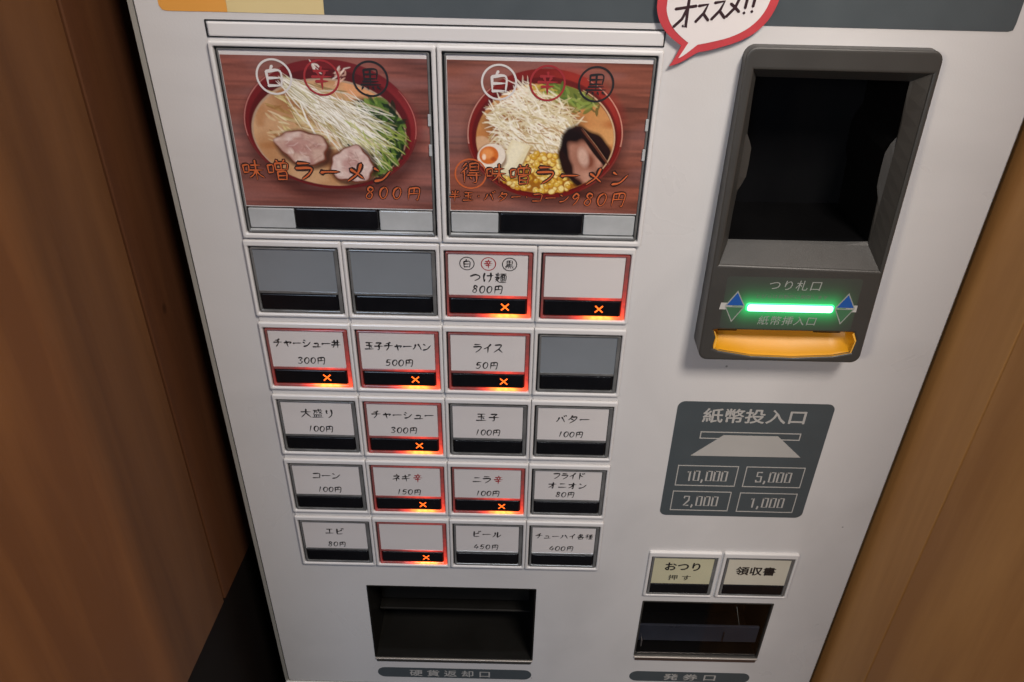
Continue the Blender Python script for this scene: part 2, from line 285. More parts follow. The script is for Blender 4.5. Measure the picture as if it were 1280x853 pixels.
# ------------------------------------------------------------------ lettering: brush strokes and printed gothic
G = {
'ー': '8,54 30,50 92,48', 'チ': '68,8 50,18 25,24;8,46 92,42;52,20 54,58 30,95', 'ャ': '18,52 85,42 72,62;38,32 54,95',
'シ': '22,18 38,28;14,42 30,52;20,88 55,76 88,38', 'ュ': '28,52 66,50 62,86;12,90 92,88', 'ッ': '20,50 28,62;44,46 50,60;80,48 64,78 34,92',
'丼': '12,32 88,30;6,62 94,60;34,10 34,60 18,95;68,8 68,95;50,42 54,52', '玉': '18,18 82,16;22,48 78,46;50,18 50,86;8,88 92,86;64,58 76,70',
'子': '22,16 76,14 50,36;50,36 54,84 38,92;6,52 94,50', 'ハ': '34,28 26,60 8,84;60,24 78,52 94,84', 'ン': '18,22 36,34;16,86 55,74 90,34',
'ラ': '24,14 76,12;14,38 84,36 72,66 36,94', 'イ': '76,8 50,36 12,56;52,38 52,94', 'ス': '20,18 76,16 56,54 12,90;54,56 90,90',
'大': '10,36 90,34;52,6 46,48 10,94;50,46 92,94',
'盛': '14,16 90,14;26,16 22,44 12,60;26,32 46,30 42,50;56,2 66,34 90,52;82,28 62,50;72,4 80,10;20,64 80,62;20,64 24,90;40,64 40,90;60,64 60,90;80,62 76,90;4,92 96,90',
'り': '28,16 26,44 34,52;66,10 72,46 64,74 42,96', '円': '18,14 18,92;18,14 82,12 82,88 70,92;50,14 50,48;18,50 82,48',
'バ': '30,32 22,60 6,84;54,28 68,52 84,84;72,10 80,22;88,4 96,16', 'パ': '30,32 22,60 6,84;54,28 68,52 84,84;82,8 90,12 86,20 80,16 82,8',
'タ': '42,8 30,36 10,58;40,26 82,24 66,62 24,96;34,46 60,62', 'コ': '16,24 82,22 80,84;12,84 86,82',
'ネ': '50,4 58,14;20,28 78,26 48,54 8,72;50,50 50,96;64,54 84,68', 'ギ': '12,36 78,30;8,62 86,56;40,12 56,94;76,6 84,18;90,2 97,12',
'辛': '50,2 52,14;18,20 82,18;34,26 40,40;66,24 58,40;8,46 92,44;24,66 76,64;50,46 50,98', 'ニ': '24,28 76,26;10,78 92,76',
'フ': '14,20 84,18 70,58 26,94', 'ド': '34,8 34,94;36,38 72,56;64,14 72,26;82,8 90,20', 'オ': '10,34 90,32;58,8 58,90 46,84;56,36 40,64 10,84',
'エ': '20,22 80,20;50,22 50,80;8,82 92,80', 'ビ': '22,12 22,80 34,90 80,86;72,30 50,44 24,50;70,6 78,18;86,2 94,14',
'ル': '32,20 30,60 8,90;58,14 58,86 74,78 94,52', '各': '42,4 32,22 12,42;38,16 70,14 50,42 6,64;30,26 60,44 94,60;28,64 28,94;28,64 74,62 72,94;28,92 74,90',
'種': '36,6 8,16;4,32 44,30;26,14 26,96;24,40 4,68;30,42 44,54;86,6 54,12;48,24 96,22;56,36 56,64;56,36 88,34 88,64;56,50 88,48;56,64 88,62;72,12 72,90;52,76 92,74;46,92 98,90',
'つ': '8,42 50,26 86,40 82,64 46,86', 'け': '20,12 14,50 20,92 26,70;42,36 92,32;72,8 74,60 58,96',
'麺': '8,18 46,16;12,32 42,30;26,4 26,44;4,46 48,44;22,48 8,70;18,56 40,54 8,86;16,64 40,92 98,94;50,14 98,12;72,14 66,30;54,30 54,84;54,30 94,28 94,84;54,82 94,80;66,30 66,82;82,30 82,82;66,48 82,48;66,64 82,64',
'白': '46,2 34,22;18,26 20,92;18,26 80,24 80,92;22,56 78,54;20,90 80,88',
'黒': '22,10 22,50;22,10 78,8 78,50;22,30 78,28;22,50 78,48;50,10 50,72;16,62 84,60;6,76 94,74;14,86 8,98;36,86 40,96;58,86 64,96;80,84 92,96',
'味': '8,30 10,66;8,30 34,28 32,62;10,64 34,62;46,28 88,26;38,52 96,50;66,4 66,98;64,54 52,74 34,88;68,54 80,72 100,86',
'噌': '4,30 6,66;4,30 28,28 27,62;6,64 28,62;46,4 52,14;82,2 74,14;38,20 40,50;38,20 92,18 90,50;40,50 90,48;65,20 65,50;46,60 46,98;46,60 84,58 84,98;46,78 84,77;46,96 84,95',
'得': '30,4 8,28;32,26 4,54;20,44 20,98;46,6 46,38;46,6 84,4 84,38;46,21 84,20;46,38 84,36;42,50 90,48;34,62 98,60;76,50 76,92 62,98;48,72 56,82',
'半': '24,12 34,28;76,8 64,28;20,38 80,36;6,60 94,58;50,4 50,98', 'メ': '76,8 56,54 10,92;28,34 56,54 82,76',
'0': '52,10 30,26 24,62 44,90 68,78 78,40 66,14 50,11', '1': '58,10 44,92', '3': '28,20 54,10 70,26 44,46 72,66 52,88 22,84',
'4': '50,10 18,64 84,62;66,42 54,94', '5': '38,12 30,46 60,42 70,64 50,90 20,84;38,12 80,10', '8': '70,20 46,10 34,30 66,60 54,90 26,78 36,54 66,36 70,20',
'9': '70,26 48,10 28,34 46,50 70,30 62,66 40,94', '!': '60,4 50,66;47,86 46,90', '・': '44,48 54,54',
}
GA = {'0': '26,6 74,6 74,94 26,94 26,3', '1': '36,16 58,6 58,97', '2': '26,22 26,6 74,6 74,44 28,94 76,94', '5': '74,6 28,6 28,44 74,44 74,94 26,94 26,78', ',': '46,86 50,94 40,112'}
def smooth_line(P, k=5):
    P = [np.array(p, float) for p in P]
    if len(P) == 2: return [P[0]+(P[1]-P[0])*t for t in np.linspace(0, 1, 4)]
    Q = [P[0]*2-P[1]]+P+[P[-1]*2-P[-2]]; out = []
    for i in range(1, len(Q)-2):
        for t in np.arange(k)/k:
            a, b, c, d = Q[i-1:i+3]
            out.append(0.5*((2*b)+(c-a)*t+(2*a-5*b+4*c-d)*t*t+(3*b-a-3*c+d)*t**3))
    out.append(P[-1]); return out
def stroke(mb, pts, wd, h, brush=True):
    """ribbon along pts (x,z) with brush pressure"""
    n = len(pts); vs = []
    for i, p in enumerate(pts):
        a = pts[max(0, i-1)]; b = pts[min(n-1, i+1)]; d = np.array(b)-np.array(a); L = math.hypot(*d) or 1; nx, nz = -d[1]/L, d[0]/L
        t = i/(n-1); ww = wd*(0.5*(1.12-0.5*t+0.30*math.sin(t*9)*(1-t)) if brush else 0.5)
        if brush and i == n-1: ww *= 0.55
        vs += [W(p[0]+nx*ww, p[1]+nz*ww, h), W(p[0]-nx*ww, p[1]-nz*ww, h)]
    e0 = np.array(pts[0])-(np.array(pts[1])-np.array(pts[0]))/(math.hypot(*(np.array(pts[1])-np.array(pts[0]))) or 1)*wd*0.45
    e1 = np.array(pts[-1])+(np.array(pts[-1])-np.array(pts[-2]))/(math.hypot(*(np.array(pts[-1])-np.array(pts[-2]))) or 1)*wd*0.4
    k = len(vs); vs += [W(*e0, h), W(*e1, h)]
    fs = [(2*i, 2*i+1, 2*i+3, 2*i+2) for i in range(n-1)]+[(0, k, 1), (2*n-2, 2*n-1, k+1)]
    mb.add(vs, fs)
ADV = {c: 0.66 for c in '0123456789'}; ADV['!'] = 0.42; ADV['・'] = 0.6; ADV[','] = 0.42; ADV['円'] = 0.98
def brush_text(mb, s, x0, x1, z, size, h, wd=None, slant=0.0, font=G, brush=True, jitter=1.0, tilt=0.0, thin=1.0, wx=None):
    """text spread from x0 to x1, centred on height z"""
    adv = [ADV.get(c, 1.0) for c in s]; step = (x1-x0)/sum(adv); cw = min(size, step*1.0) if wx is None else wx
    x = x0; wd = wd or size*0.095
    k = 0
    for c, a in zip(s, adv):
        cx = x+step*a/2; jz = random.uniform(-1, 1)*0.02*size*jitter; js = 1+random.uniform(-1, 1)*0.04*jitter
        ca = cw if a >= .9 else cw*min(1, a*1.35)
        ns = G[c].count(';')+1 if font is G else 3
        for st in font[c].split(';'):
            P = [tuple(map(float, p.split(','))) for p in st.split()]
            P = smooth_line(P) if brush else [np.array(p) for p in P]
            pts = []
            for u, v in P:
                dz = (50-v)/100*size*js+jz; px = cx+(u-50)/100*ca*js+dz*slant
                pts.append((px, z+dz+(px-(x0+x1)/2)*tilt))
            stroke(mb, pts, wd*(1 if ns < 8 else 0.72)*thin, h+0.012*(k % 14), brush); k += 1
        x += step*a
def gothic(name, s, xc, z, size, width, h, m, parent, bold=0.0, slant=0.0, spacing=1.0, hf=None):
    cu = bpy.data.curves.new('t', 'FONT'); cu.body = s; cu.size = 1; cu.align_x = 'CENTER'; cu.space_character = spacing; cu.resolution_u = 3
    t = bpy.data.objects.new('t', cu); C.objects.link(t)
    dg = bpy.context.evaluated_depsgraph_get(); me = bpy.data.meshes.new_from_object(t.evaluated_get(dg))
    co = np.array([v.co[:] for v in me.vertices]); x0, x1 = co[:, 0].min(), co[:, 0].max(); y0, y1 = co[:, 1].min(), co[:, 1].max()
    sx = width/(x1-x0); sy = size/(y1-y0)
    vs = []
    for x, y, _ in co:
        Z = (y-(y0+y1)/2)*sy; X = (x-(x0+x1)/2)*sx+Z*slant
        vs.append((xc+X, z+Z))
    f0 = [tuple(p.vertices) for p in me.polygons]; fs = []; P = vs; vs = []; B = bold*size
    for q, (a, b) in enumerate([(0, 0)] if not bold else [(0, 0), (B, 0), (-B, 0), (0, B), (0, -B)]):
        k = len(vs); vs += [W(x+a, y+b, (h if hf is None else hf(y)+h)+.012*q) for x, y in P]; fs += [tuple(i+k for i in f) for f in f0]
    bpy.data.objects.remove(t); bpy.data.curves.remove(cu); bpy.data.meshes.remove(me)
    return make(name, vs, fs, m, parent)
def circle(mb, cx, cz, r, wd, h, n=40, sq=1.0):
    vs = []
    for i in range(n):
        a = 2*math.pi*i/n
        for rad in (r-wd/2, r+wd/2): vs.append(W(cx+rad*math.cos(a), cz+rad*sq*math.sin(a), h))
    mb.add(vs, [(2*i, 2*i+1, 2*((i+1) % n)+1, 2*((i+1) % n)) for i in range(n)])

# ------------------------------------------------------------------ the setting
fl = MB(); wbox(fl, (-3, -4, -0.02), (3, 3, 0.0)); o = fl.build('floor', M['floor']); o['kind'] = 'structure'
bw = MB(); wbox(bw, (-1.2, 0.42, 0), (1.2, 0.47, 2.6)); o = bw.build('back_wall', M['darkwall']); o['kind'] = 'structure'

# left boarded wall: meets the face line at x=-235, turned 3.8 degrees away
lw = empty('board_wall', (-0.24, 0, 0), 'darker brown board wall at the left of the ticket machine, above a black base', 'wall')
ang = R(3.8); org = Vector((-0.235, 0, 0)); dv = Vector((-math.sin(ang), -math.cos(ang), 0)); nv = Vector((-math.cos(ang), math.sin(ang), 0))
def wall_board(parent, org, dv, nv, t0, t1, z0, z1, thick, m, name='board', inset=0.0):
    b = 0.0008; vs = []
    prof = [(t0, inset+thick), (t0, inset+b), (t0+b, inset), (t1-b, inset), (t1, inset+b), (t1, inset+thick)]
    for z in (z0, z1):
        for t, d in prof: p = org+dv*t+nv*d; vs.append(Vector((p.x, p.y, z)))
    n = len(prof); fs = [(i, (i+1) % n, n+(i+1) % n, n+i) for i in range(n)]+[tuple(range(n))[::-1], tuple(range(n, 2*n))]
    return make(name, vs, fs, m, parent)
zb = (Z0-565)/1000
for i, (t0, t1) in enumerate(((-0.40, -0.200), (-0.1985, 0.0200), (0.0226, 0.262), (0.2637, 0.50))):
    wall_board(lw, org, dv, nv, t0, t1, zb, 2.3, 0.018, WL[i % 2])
wall_board(lw, org, dv, nv, -0.40, 0.50, 0.0, zb-0.0015, 0.02, M['darkwall'], 'base_board', inset=0.004)

rw = empty('board_wall', (0.31, 0, 0), 'orange-brown board wall at the right edge of the white ticket machine', 'wall')
org2 = Vector((0.297, 0, 0)); dv2 = Vector((0.0, -1, 0)); nv2 = Vector((1, 0, 0))
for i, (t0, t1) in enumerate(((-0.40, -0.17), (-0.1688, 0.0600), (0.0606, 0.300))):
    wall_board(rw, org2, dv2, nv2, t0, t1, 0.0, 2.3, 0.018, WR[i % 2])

# ------------------------------------------------------------------ the ticket machine
tm = empty('ticket_machine', (0.04, 0.13, 0), 'white meal ticket vending machine with rows of menu buttons between two wooden walls', 'ticket machine')
XL, XR = -207.3, 290.3
cab = MB(); cab.loft([[(x, z, -50.5) for x, z in rr(-207.5, 290, -1530, 70, 1)], [(x, z, -360) for x, z in rr(-207.5, 290, -1530, 70, 1)]]); cab.build('cabinet', M['side'], tm)
rim = MB()
ring(rim, (-211.0, 290.8, -712.2, 68), (-208.2, 290.6, -711.6, 66), -50, -0.5, 0.8, 0.5, 0.12)
rim.build('door_rim', M['rim'], tm)
seal = MB(); ring(seal, (-208.4, 290.7, -711.8, 66.2), (-206.5, 289.9, -710.6, 65), -50, -2.2, 0.5, 0.5, 0.05); seal.build('door_seal', M['gap'], tm)
low = MB(); slab(low, -211.0, 290.6, -1500, -712.5, -50, 1.5, 2, 1.2); low.build('lower_panel', M['paint'], tm)
COIN = (-120.4, 25.2, -670.5, -569.6); DISP = (120.0, 233.4, -659.5, -581.8); NOTE = (128, 226, -300, -118)
door = plate('door', rr(XL, XR, -710.8, 65.2, 3), [rr(*COIN, 1.2), rr(*DISP, 1.2), rr(*NOTE, 2)], -2.0, 0.0, M['paint'], tm, bev=0.5)

# header print
hd = MB(); hd.poly([(-194, 40), (-194, -97.5), (-192.6, -99.8), (-190, -100.3), (-157.5, -100.3), (-157.5, 40)], 0, 0.25); hd.build('header_print', M['orange_print'], tm, 'orange end of the header print')
hd = MB(); hd.poly([(-157.4, 40), (-157.4, -100.3), (-105.3, -100.5), (-104, -40), (-103, 40)], 0, 0.26); hd.build('header_print', M['yellow_print'], tm, 'pale yellow part of the header print')
hd = MB(); hd.poly([(-102.9, 40), (-103.9, -40), (-105.2, -100.5), (264, -101.4), (266.5, -100.6), (267, -97), (267, 40)], 0, 0.25); hd.build('header_print', M['slate'], tm, 'slate grey part of the header print')

# narrow blind strip above the buttons
K = 0.9935                                     # bezels are 3 mm proud of the door
gp = MB(); ring(gp, (-171.0, 79.8, -113.6, -104.2), (-170.2, 79.2, -113.0, -104.9), 0, 0.5, 0.5, 0.5, 0.1); gp.build('strip_gap', M['gap'], tm)
bs = MB(); slab(bs, -169.6, 79.0, -112.8, -105.2, 0, 1.6, 0.8, 0.8); bs.build('blind_strip', M['bezel'], tm)

# ---- paint the two printed photos as colour per vertex on a fine card mesh
def painter(wmm, hmm, res):
    nx, nz = int(wmm/res)+1, int(hmm/res)+1
    X, Y = np.meshgrid(np.linspace(0, 1000, nx), np.linspace(0, 1000*hmm/wmm, nz))
    return nx, nz, X, Y
def lin(c): c = np.array(c, float)/255; return np.where(c < 0.04045, c/12.92, ((c+0.055)/1.055)**2.4)
def nz2(shape, sx, sy, seed):
    r = np.random.default_rng(seed); h, w_ = shape; g = r.random((max(2, int(h/sy))+2, max(2, int(w_/sx))+2))
    yi = np.linspace(0, g.shape[0]-1.001, h); xi = np.linspace(0, g.shape[1]-1.001, w_); y0 = yi.astype(int); x0 = xi.astype(int)
    fy = (yi-y0)[:, None]; fx = (xi-x0)[None]; fy = fy*fy*(3-2*fy); fx = fx*fx*(3-2*fx)
    return (g[y0][:, x0]*(1-fy)*(1-fx)+g[y0+1][:, x0]*fy*(1-fx)+g[y0][:, x0+1]*(1-fy)*fx+g[y0+1][:, x0+1]*fy*fx)
class Art:
    def __init__(s, wmm, hmm, res=0.34):
        s.w, s.h = wmm, hmm; s.nx, s.nz, s.X, s.Y = painter(wmm, hmm, res); s.c = np.zeros((s.nz, s.nx, 3)); s.px = 1000/(s.nx-1)
    def fill(s, col, a): s.c += (lin(col)-s.c)*np.clip(a, 0, 1)[..., None]
    def ell(s, cx, cy, rx, ry, rot=0, soft=6, wob=0, seed=0):
        dx, dy = s.X-cx, s.Y-cy; c, n = math.cos(R(rot)), math.sin(R(rot)); u = (dx*c+dy*n)/rx; v = (-dx*n+dy*c)/ry
        d = np.hypot(u, v)
        if wob: th = np.arctan2(v, u); d = d*(1+wob*(np.sin(3*th+seed)+0.6*np.sin(5*th+2*seed)+.4*np.sin(9*th+seed)))
        return np.clip((1-d)*min(rx, ry)/soft+0.5, 0, 1)
    def line(s, pts, wd, col, a=1.0, taper=True):
        p = np.array(pts, float); x0, y0 = p.min(0)-wd-4; x1, y1 = p.max(0)+wd+4
        i0, i1 = np.searchsorted(s.Y[:, 0], [y0, y1]); j0, j1 = np.searchsorted(s.X[0], [x0, x1])
        if i1 <= i0 or j1 <= j0: return
        X = s.X[i0:i1, j0:j1]; Y = s.Y[i0:i1, j0:j1]; m = np.zeros_like(X); n = len(p)-1
        for k in range(n):
            a0, b0 = p[k], p[k+1]; d = b0-a0; L = (d**2).sum() or 1; t = np.clip(((X-a0[0])*d[0]+(Y-a0[1])*d[1])/L, 0, 1)
            ds = np.hypot(X-a0[0]-t*d[0], Y-a0[1]-t*d[1]); g = (k+t)/n; ww = wd/2*(np.sqrt(np.clip(1-(2*g-1)**4, 0.15, 1)) if taper else 1)
            m = np.maximum(m, np.clip((ww-ds)/(s.px*0.9)+0.5, 0, 1))
        cc = s.c[i0:i1, j0:j1]; cc += (lin(col)-cc)*(m*a)[..., None]
    def strands(s, n, box, ang, spread, ln, wd, cols, seed, mask=None, a=0.85):
        r = np.random.default_rng(seed); i = 0; tries = 0
        while i < n and tries < n*20:
            tries += 1
            x = r.uniform(box[0], box[2]); y = r.uniform(box[1], box[3])
            if mask is not None and not mask(x, y): continue
            th = R(ang+r.normal()*spread); L = ln*r.uniform(.5, 1.2); bend = r.normal()*L*0.12
            dx, dy = math.cos(th), math.sin(th)
            s.line([(x-dx*L/2, y-dy*L/2), (x-dy*bend, y+dx*bend), (x+dx*L/2, y+dy*L/2)], wd*r.uniform(.6, 1.3), cols[r.integers(len(cols))], a*r.uniform(.7, 1)); i += 1
    def mesh(s, name, x0, z1, h, parent, label):
        nx, nz = s.nx, s.nz; xs = np.linspace(x0, x0+s.w, nx); zs = np.linspace(z1, z1-s.h, nz)
        XX, ZZ = np.meshgrid(xs, zs); co = np.stack([XX/1000, np.full_like(XX, -h/1000), (ZZ+Z0)/1000], -1).reshape(-1, 3)
        cen = co.mean(0); idx = np.arange(nx*nz).reshape(nz, nx)
        q = np.stack([idx[:-1, :-1], idx[1:, :-1], idx[1:, 1:], idx[:-1, 1:]], -1).reshape(-1, 4)
        me = bpy.data.meshes.new(name); me.vertices.add(nx*nz); me.vertices.foreach_set('co', (co-cen).astype(np.float32).ravel())
        me.loops.add(q.size); me.loops.foreach_set('vertex_index', q.astype(np.int32).ravel())
        me.polygons.add(len(q)); me.polygons.foreach_set('loop_start', (np.arange(len(q))*4).astype(np.int32))
        ca = me.color_attributes.new('Col', 'FLOAT_COLOR', 'POINT'); cc = np.ones((nx*nz, 4), np.float32); cc[:, :3] = np.clip(s.c.reshape(-1, 3), 0, 1)**1.12*1.12
        ca.data.foreach_set('color', cc.ravel()); me.materials.append(M['photo']); me.update(calc_edges=True); me.validate()
        o = bpy.data.objects.new(name, me); C.objects.link(o); o.location = Vector(cen)-wl(parent); o.parent = parent; o['label'] = label
        return o
def table(A, seed, base):
    g = nz2(A.X.shape, 60, 4, seed)*.6+nz2(A.X.shape, 140, 20, seed+1)*.8
    A.c[:] = lin(base)*(0.32+0.92*g)[..., None]
    A.fill((172, 140, 138), np.clip(nz2(A.X.shape, 160, 70, seed+8)*1.3-.6, 0, 1)*.45)
    A.fill((150, 105, 100), (nz2(A.X.shape, 70, 22, seed+4)-.5)*1.6)
    A.fill((60, 32, 30), np.clip(1-abs(A.Y-A.Y.max()*0.27-8*nz2(A.X.shape, 50, 50, 3))/3, 0, 1)*.4)

# ---- card one: pork ramen with white leek threads, greens and two slices of pork (0..1000 wide, 0..786 high)
def art_one():
    A = Art(117.0, 92.0); table(A, 3, (136, 84, 74))
    A.fill((60, 22, 22), A.ell(500, 395, 455, 360, soft=50)*.55)
    A.fill((122, 34, 38), A.ell(498, 345, 437, 334, soft=4))
    A.fill((165, 60, 60), A.ell(770, 270, 190, 120, 35, soft=60)*.5)
    A.fill((92, 20, 24), A.ell(495, 358, 408, 302, soft=8)*.85)
    for k, (a0, a1, c) in enumerate(((120, 235, (205, 150, 140)), (300, 395, (200, 130, 120)))):
        pts = [(498+432*math.cos(R(a)), 345-329*math.sin(R(a))) for a in np.linspace(a0, a1, 30)]
        A.line(pts, 5, c, .75)
    A.fill((200, 175, 150), A.ell(487, 383, 392, 281, soft=4)*.8)
    soup = A.ell(489, 387, 384, 274, soft=5); A.fill((196, 152, 110), soup)
    A.fill((224, 190, 152), soup*nz2(A.X.shape, 60, 45, 9)*.8); A.fill((170, 112, 60), soup*np.clip(nz2(A.X.shape, 26, 20, 19)-.62, 0, 1)*2)
    A.fill((160, 100, 55), A.ell(240, 400, 130, 230, soft=80)*soup*.3); A.fill((120, 66, 34), A.ell(470, 505, 190, 50, 12, soft=40, wob=.1)*soup*.75); A.fill((150, 96, 50), A.ell(400, 250, 210, 70, 20, soft=40, wob=.1)*soup*.6)
    A.fill((222, 165, 120), A.ell(690, 165, 120, 60, 15, soft=20)*soup)
    green = A.ell(735, 400, 170, 220, -25, soft=24, wob=.05)*soup; A.fill((34, 52, 26), green)
    ins = lambda x, y: ((x-490)/378)**2+((y-387)/268)**2 < 1
    A.strands(190, (590, 190, 880, 640), 62, 36, 78, 20, [(74, 104, 44), (110, 140, 62), (48, 74, 34), (140, 165, 80), (30, 48, 24), (92, 122, 50)], 1, lambda x, y: ins(x, y) and ((x-745)/165)**2+((y-400)/230)**2 < 1)
    A.strands(60, (240, 190, 640, 420), 25, 18, 120, 13, [(206, 190, 128), (190, 165, 100), (222, 212, 160), (170, 140, 84)], 2, ins)
    A.strands(90, (200, 240, 620, 470), 22, 20, 110, 11, [(216, 196, 158), (196, 166, 122), (232, 222, 190), (160, 118, 70)], 3, ins)
    r_ = np.random.default_rng(44); W_ = [(236, 233, 220), (214, 212, 196), (248, 246, 238), (178, 168, 128), (206, 200, 158), (240, 238, 228), (150, 128, 86)]
    for k in range(400):      # leek threads fan out from the top left of the bowl
        t = r_.uniform(0, 1); sp = r_.normal()*.30; x, y = 330+t*400, 150+t*285; nx, ny = -.58, .81
        x += nx*sp*(95+150*t); y += ny*sp*(95+150*t)
        if not ins(x, y) and t > .1: continue
        th = R(38+sp*34+r_.normal()*7); L_ = r_.uniform(90, 240); q = r_.normal()*L_*.09; dx, dy = math.cos(th)*L_/2, math.sin(th)*L_/2
        A.line([(x-dx, y-dy), (x-dx*.3-dy/L_*q, y-dy*.3+dx/L_*q), (x+dx*.4-dy/L_*q, y+dy*.4+dx/L_*q), (x+dx, y+dy)], r_.uniform(3, 9), W_[r_.integers(len(W_))], r_.uniform(.5, .95))
    A.fill((248, 246, 238), A.ell(560, 300, 150, 30, 40, soft=24, wob=.1)*.45)
    A.strands(90, (430, 200, 700, 400), 40, 10, 130, 4, [(170, 150, 100), (250, 248, 240), (250, 248, 240)], 91, a=.8)
    A.strands(5, (440, 25, 480, 80), 62, 12, 50, 9, [(238, 232, 222)], 6)
    A.strands(10, (540, 60, 610, 130), -50, 14, 60, 9, [(238, 232, 222), (230, 190, 170)], 8)
    A.strands(45, (600, 330, 860, 560), 38, 20, 120, 7, [(180, 190, 110), (150, 165, 80), (215, 212, 160)], 7, ins)
    for cx, cy, rx, ry, ro, c1, c2, sd in ((345, 458, 132, 92, 12, (206, 176, 162), (178, 132, 126), 1.0), (590, 548, 112, 100, -8, (218, 194, 186), (196, 158, 152), 2.2)):
        A.fill((70, 34, 26), A.ell(cx+8, cy+10, rx+14, ry+12, ro, soft=18, wob=.03, seed=sd)*.8)
        m = A.ell(cx, cy, rx, ry, ro, soft=5, wob=.075, seed=sd); A.fill((120, 66, 46), m); m = A.ell(cx-2, cy-2, rx-9, ry-9, ro, soft=9, wob=.085, seed=sd); A.fill(c1, m)
        A.fill(c2, m*np.clip(nz2(A.X.shape, 12, 10, int(sd*7))*1.6-.55, 0, 1)); A.fill((236, 222, 214), m*np.clip(nz2(A.X.shape, 14, 8, int(sd*17))*2-1.25, 0, 1))
        A.fill((186, 140, 134), A.ell(cx-10, cy-5, rx*.4, ry*.45, 20, soft=20)*.6); A.strands(26, (cx-rx*.6, cy-ry*.6, cx+rx*.6, cy+ry*.6), 30, 50, 50, 7, [(236, 222, 214), (176, 126, 120), (214, 186, 176), (150, 100, 88)], int(sd*5), a=.35)
    A.fill((110, 32, 34), np.clip(A.ell(498, 345, 437, 334, soft=4)-A.ell(498, 333, 432, 330, soft=6), 0, 1)*(A.Y > 400)*.9)
    return A
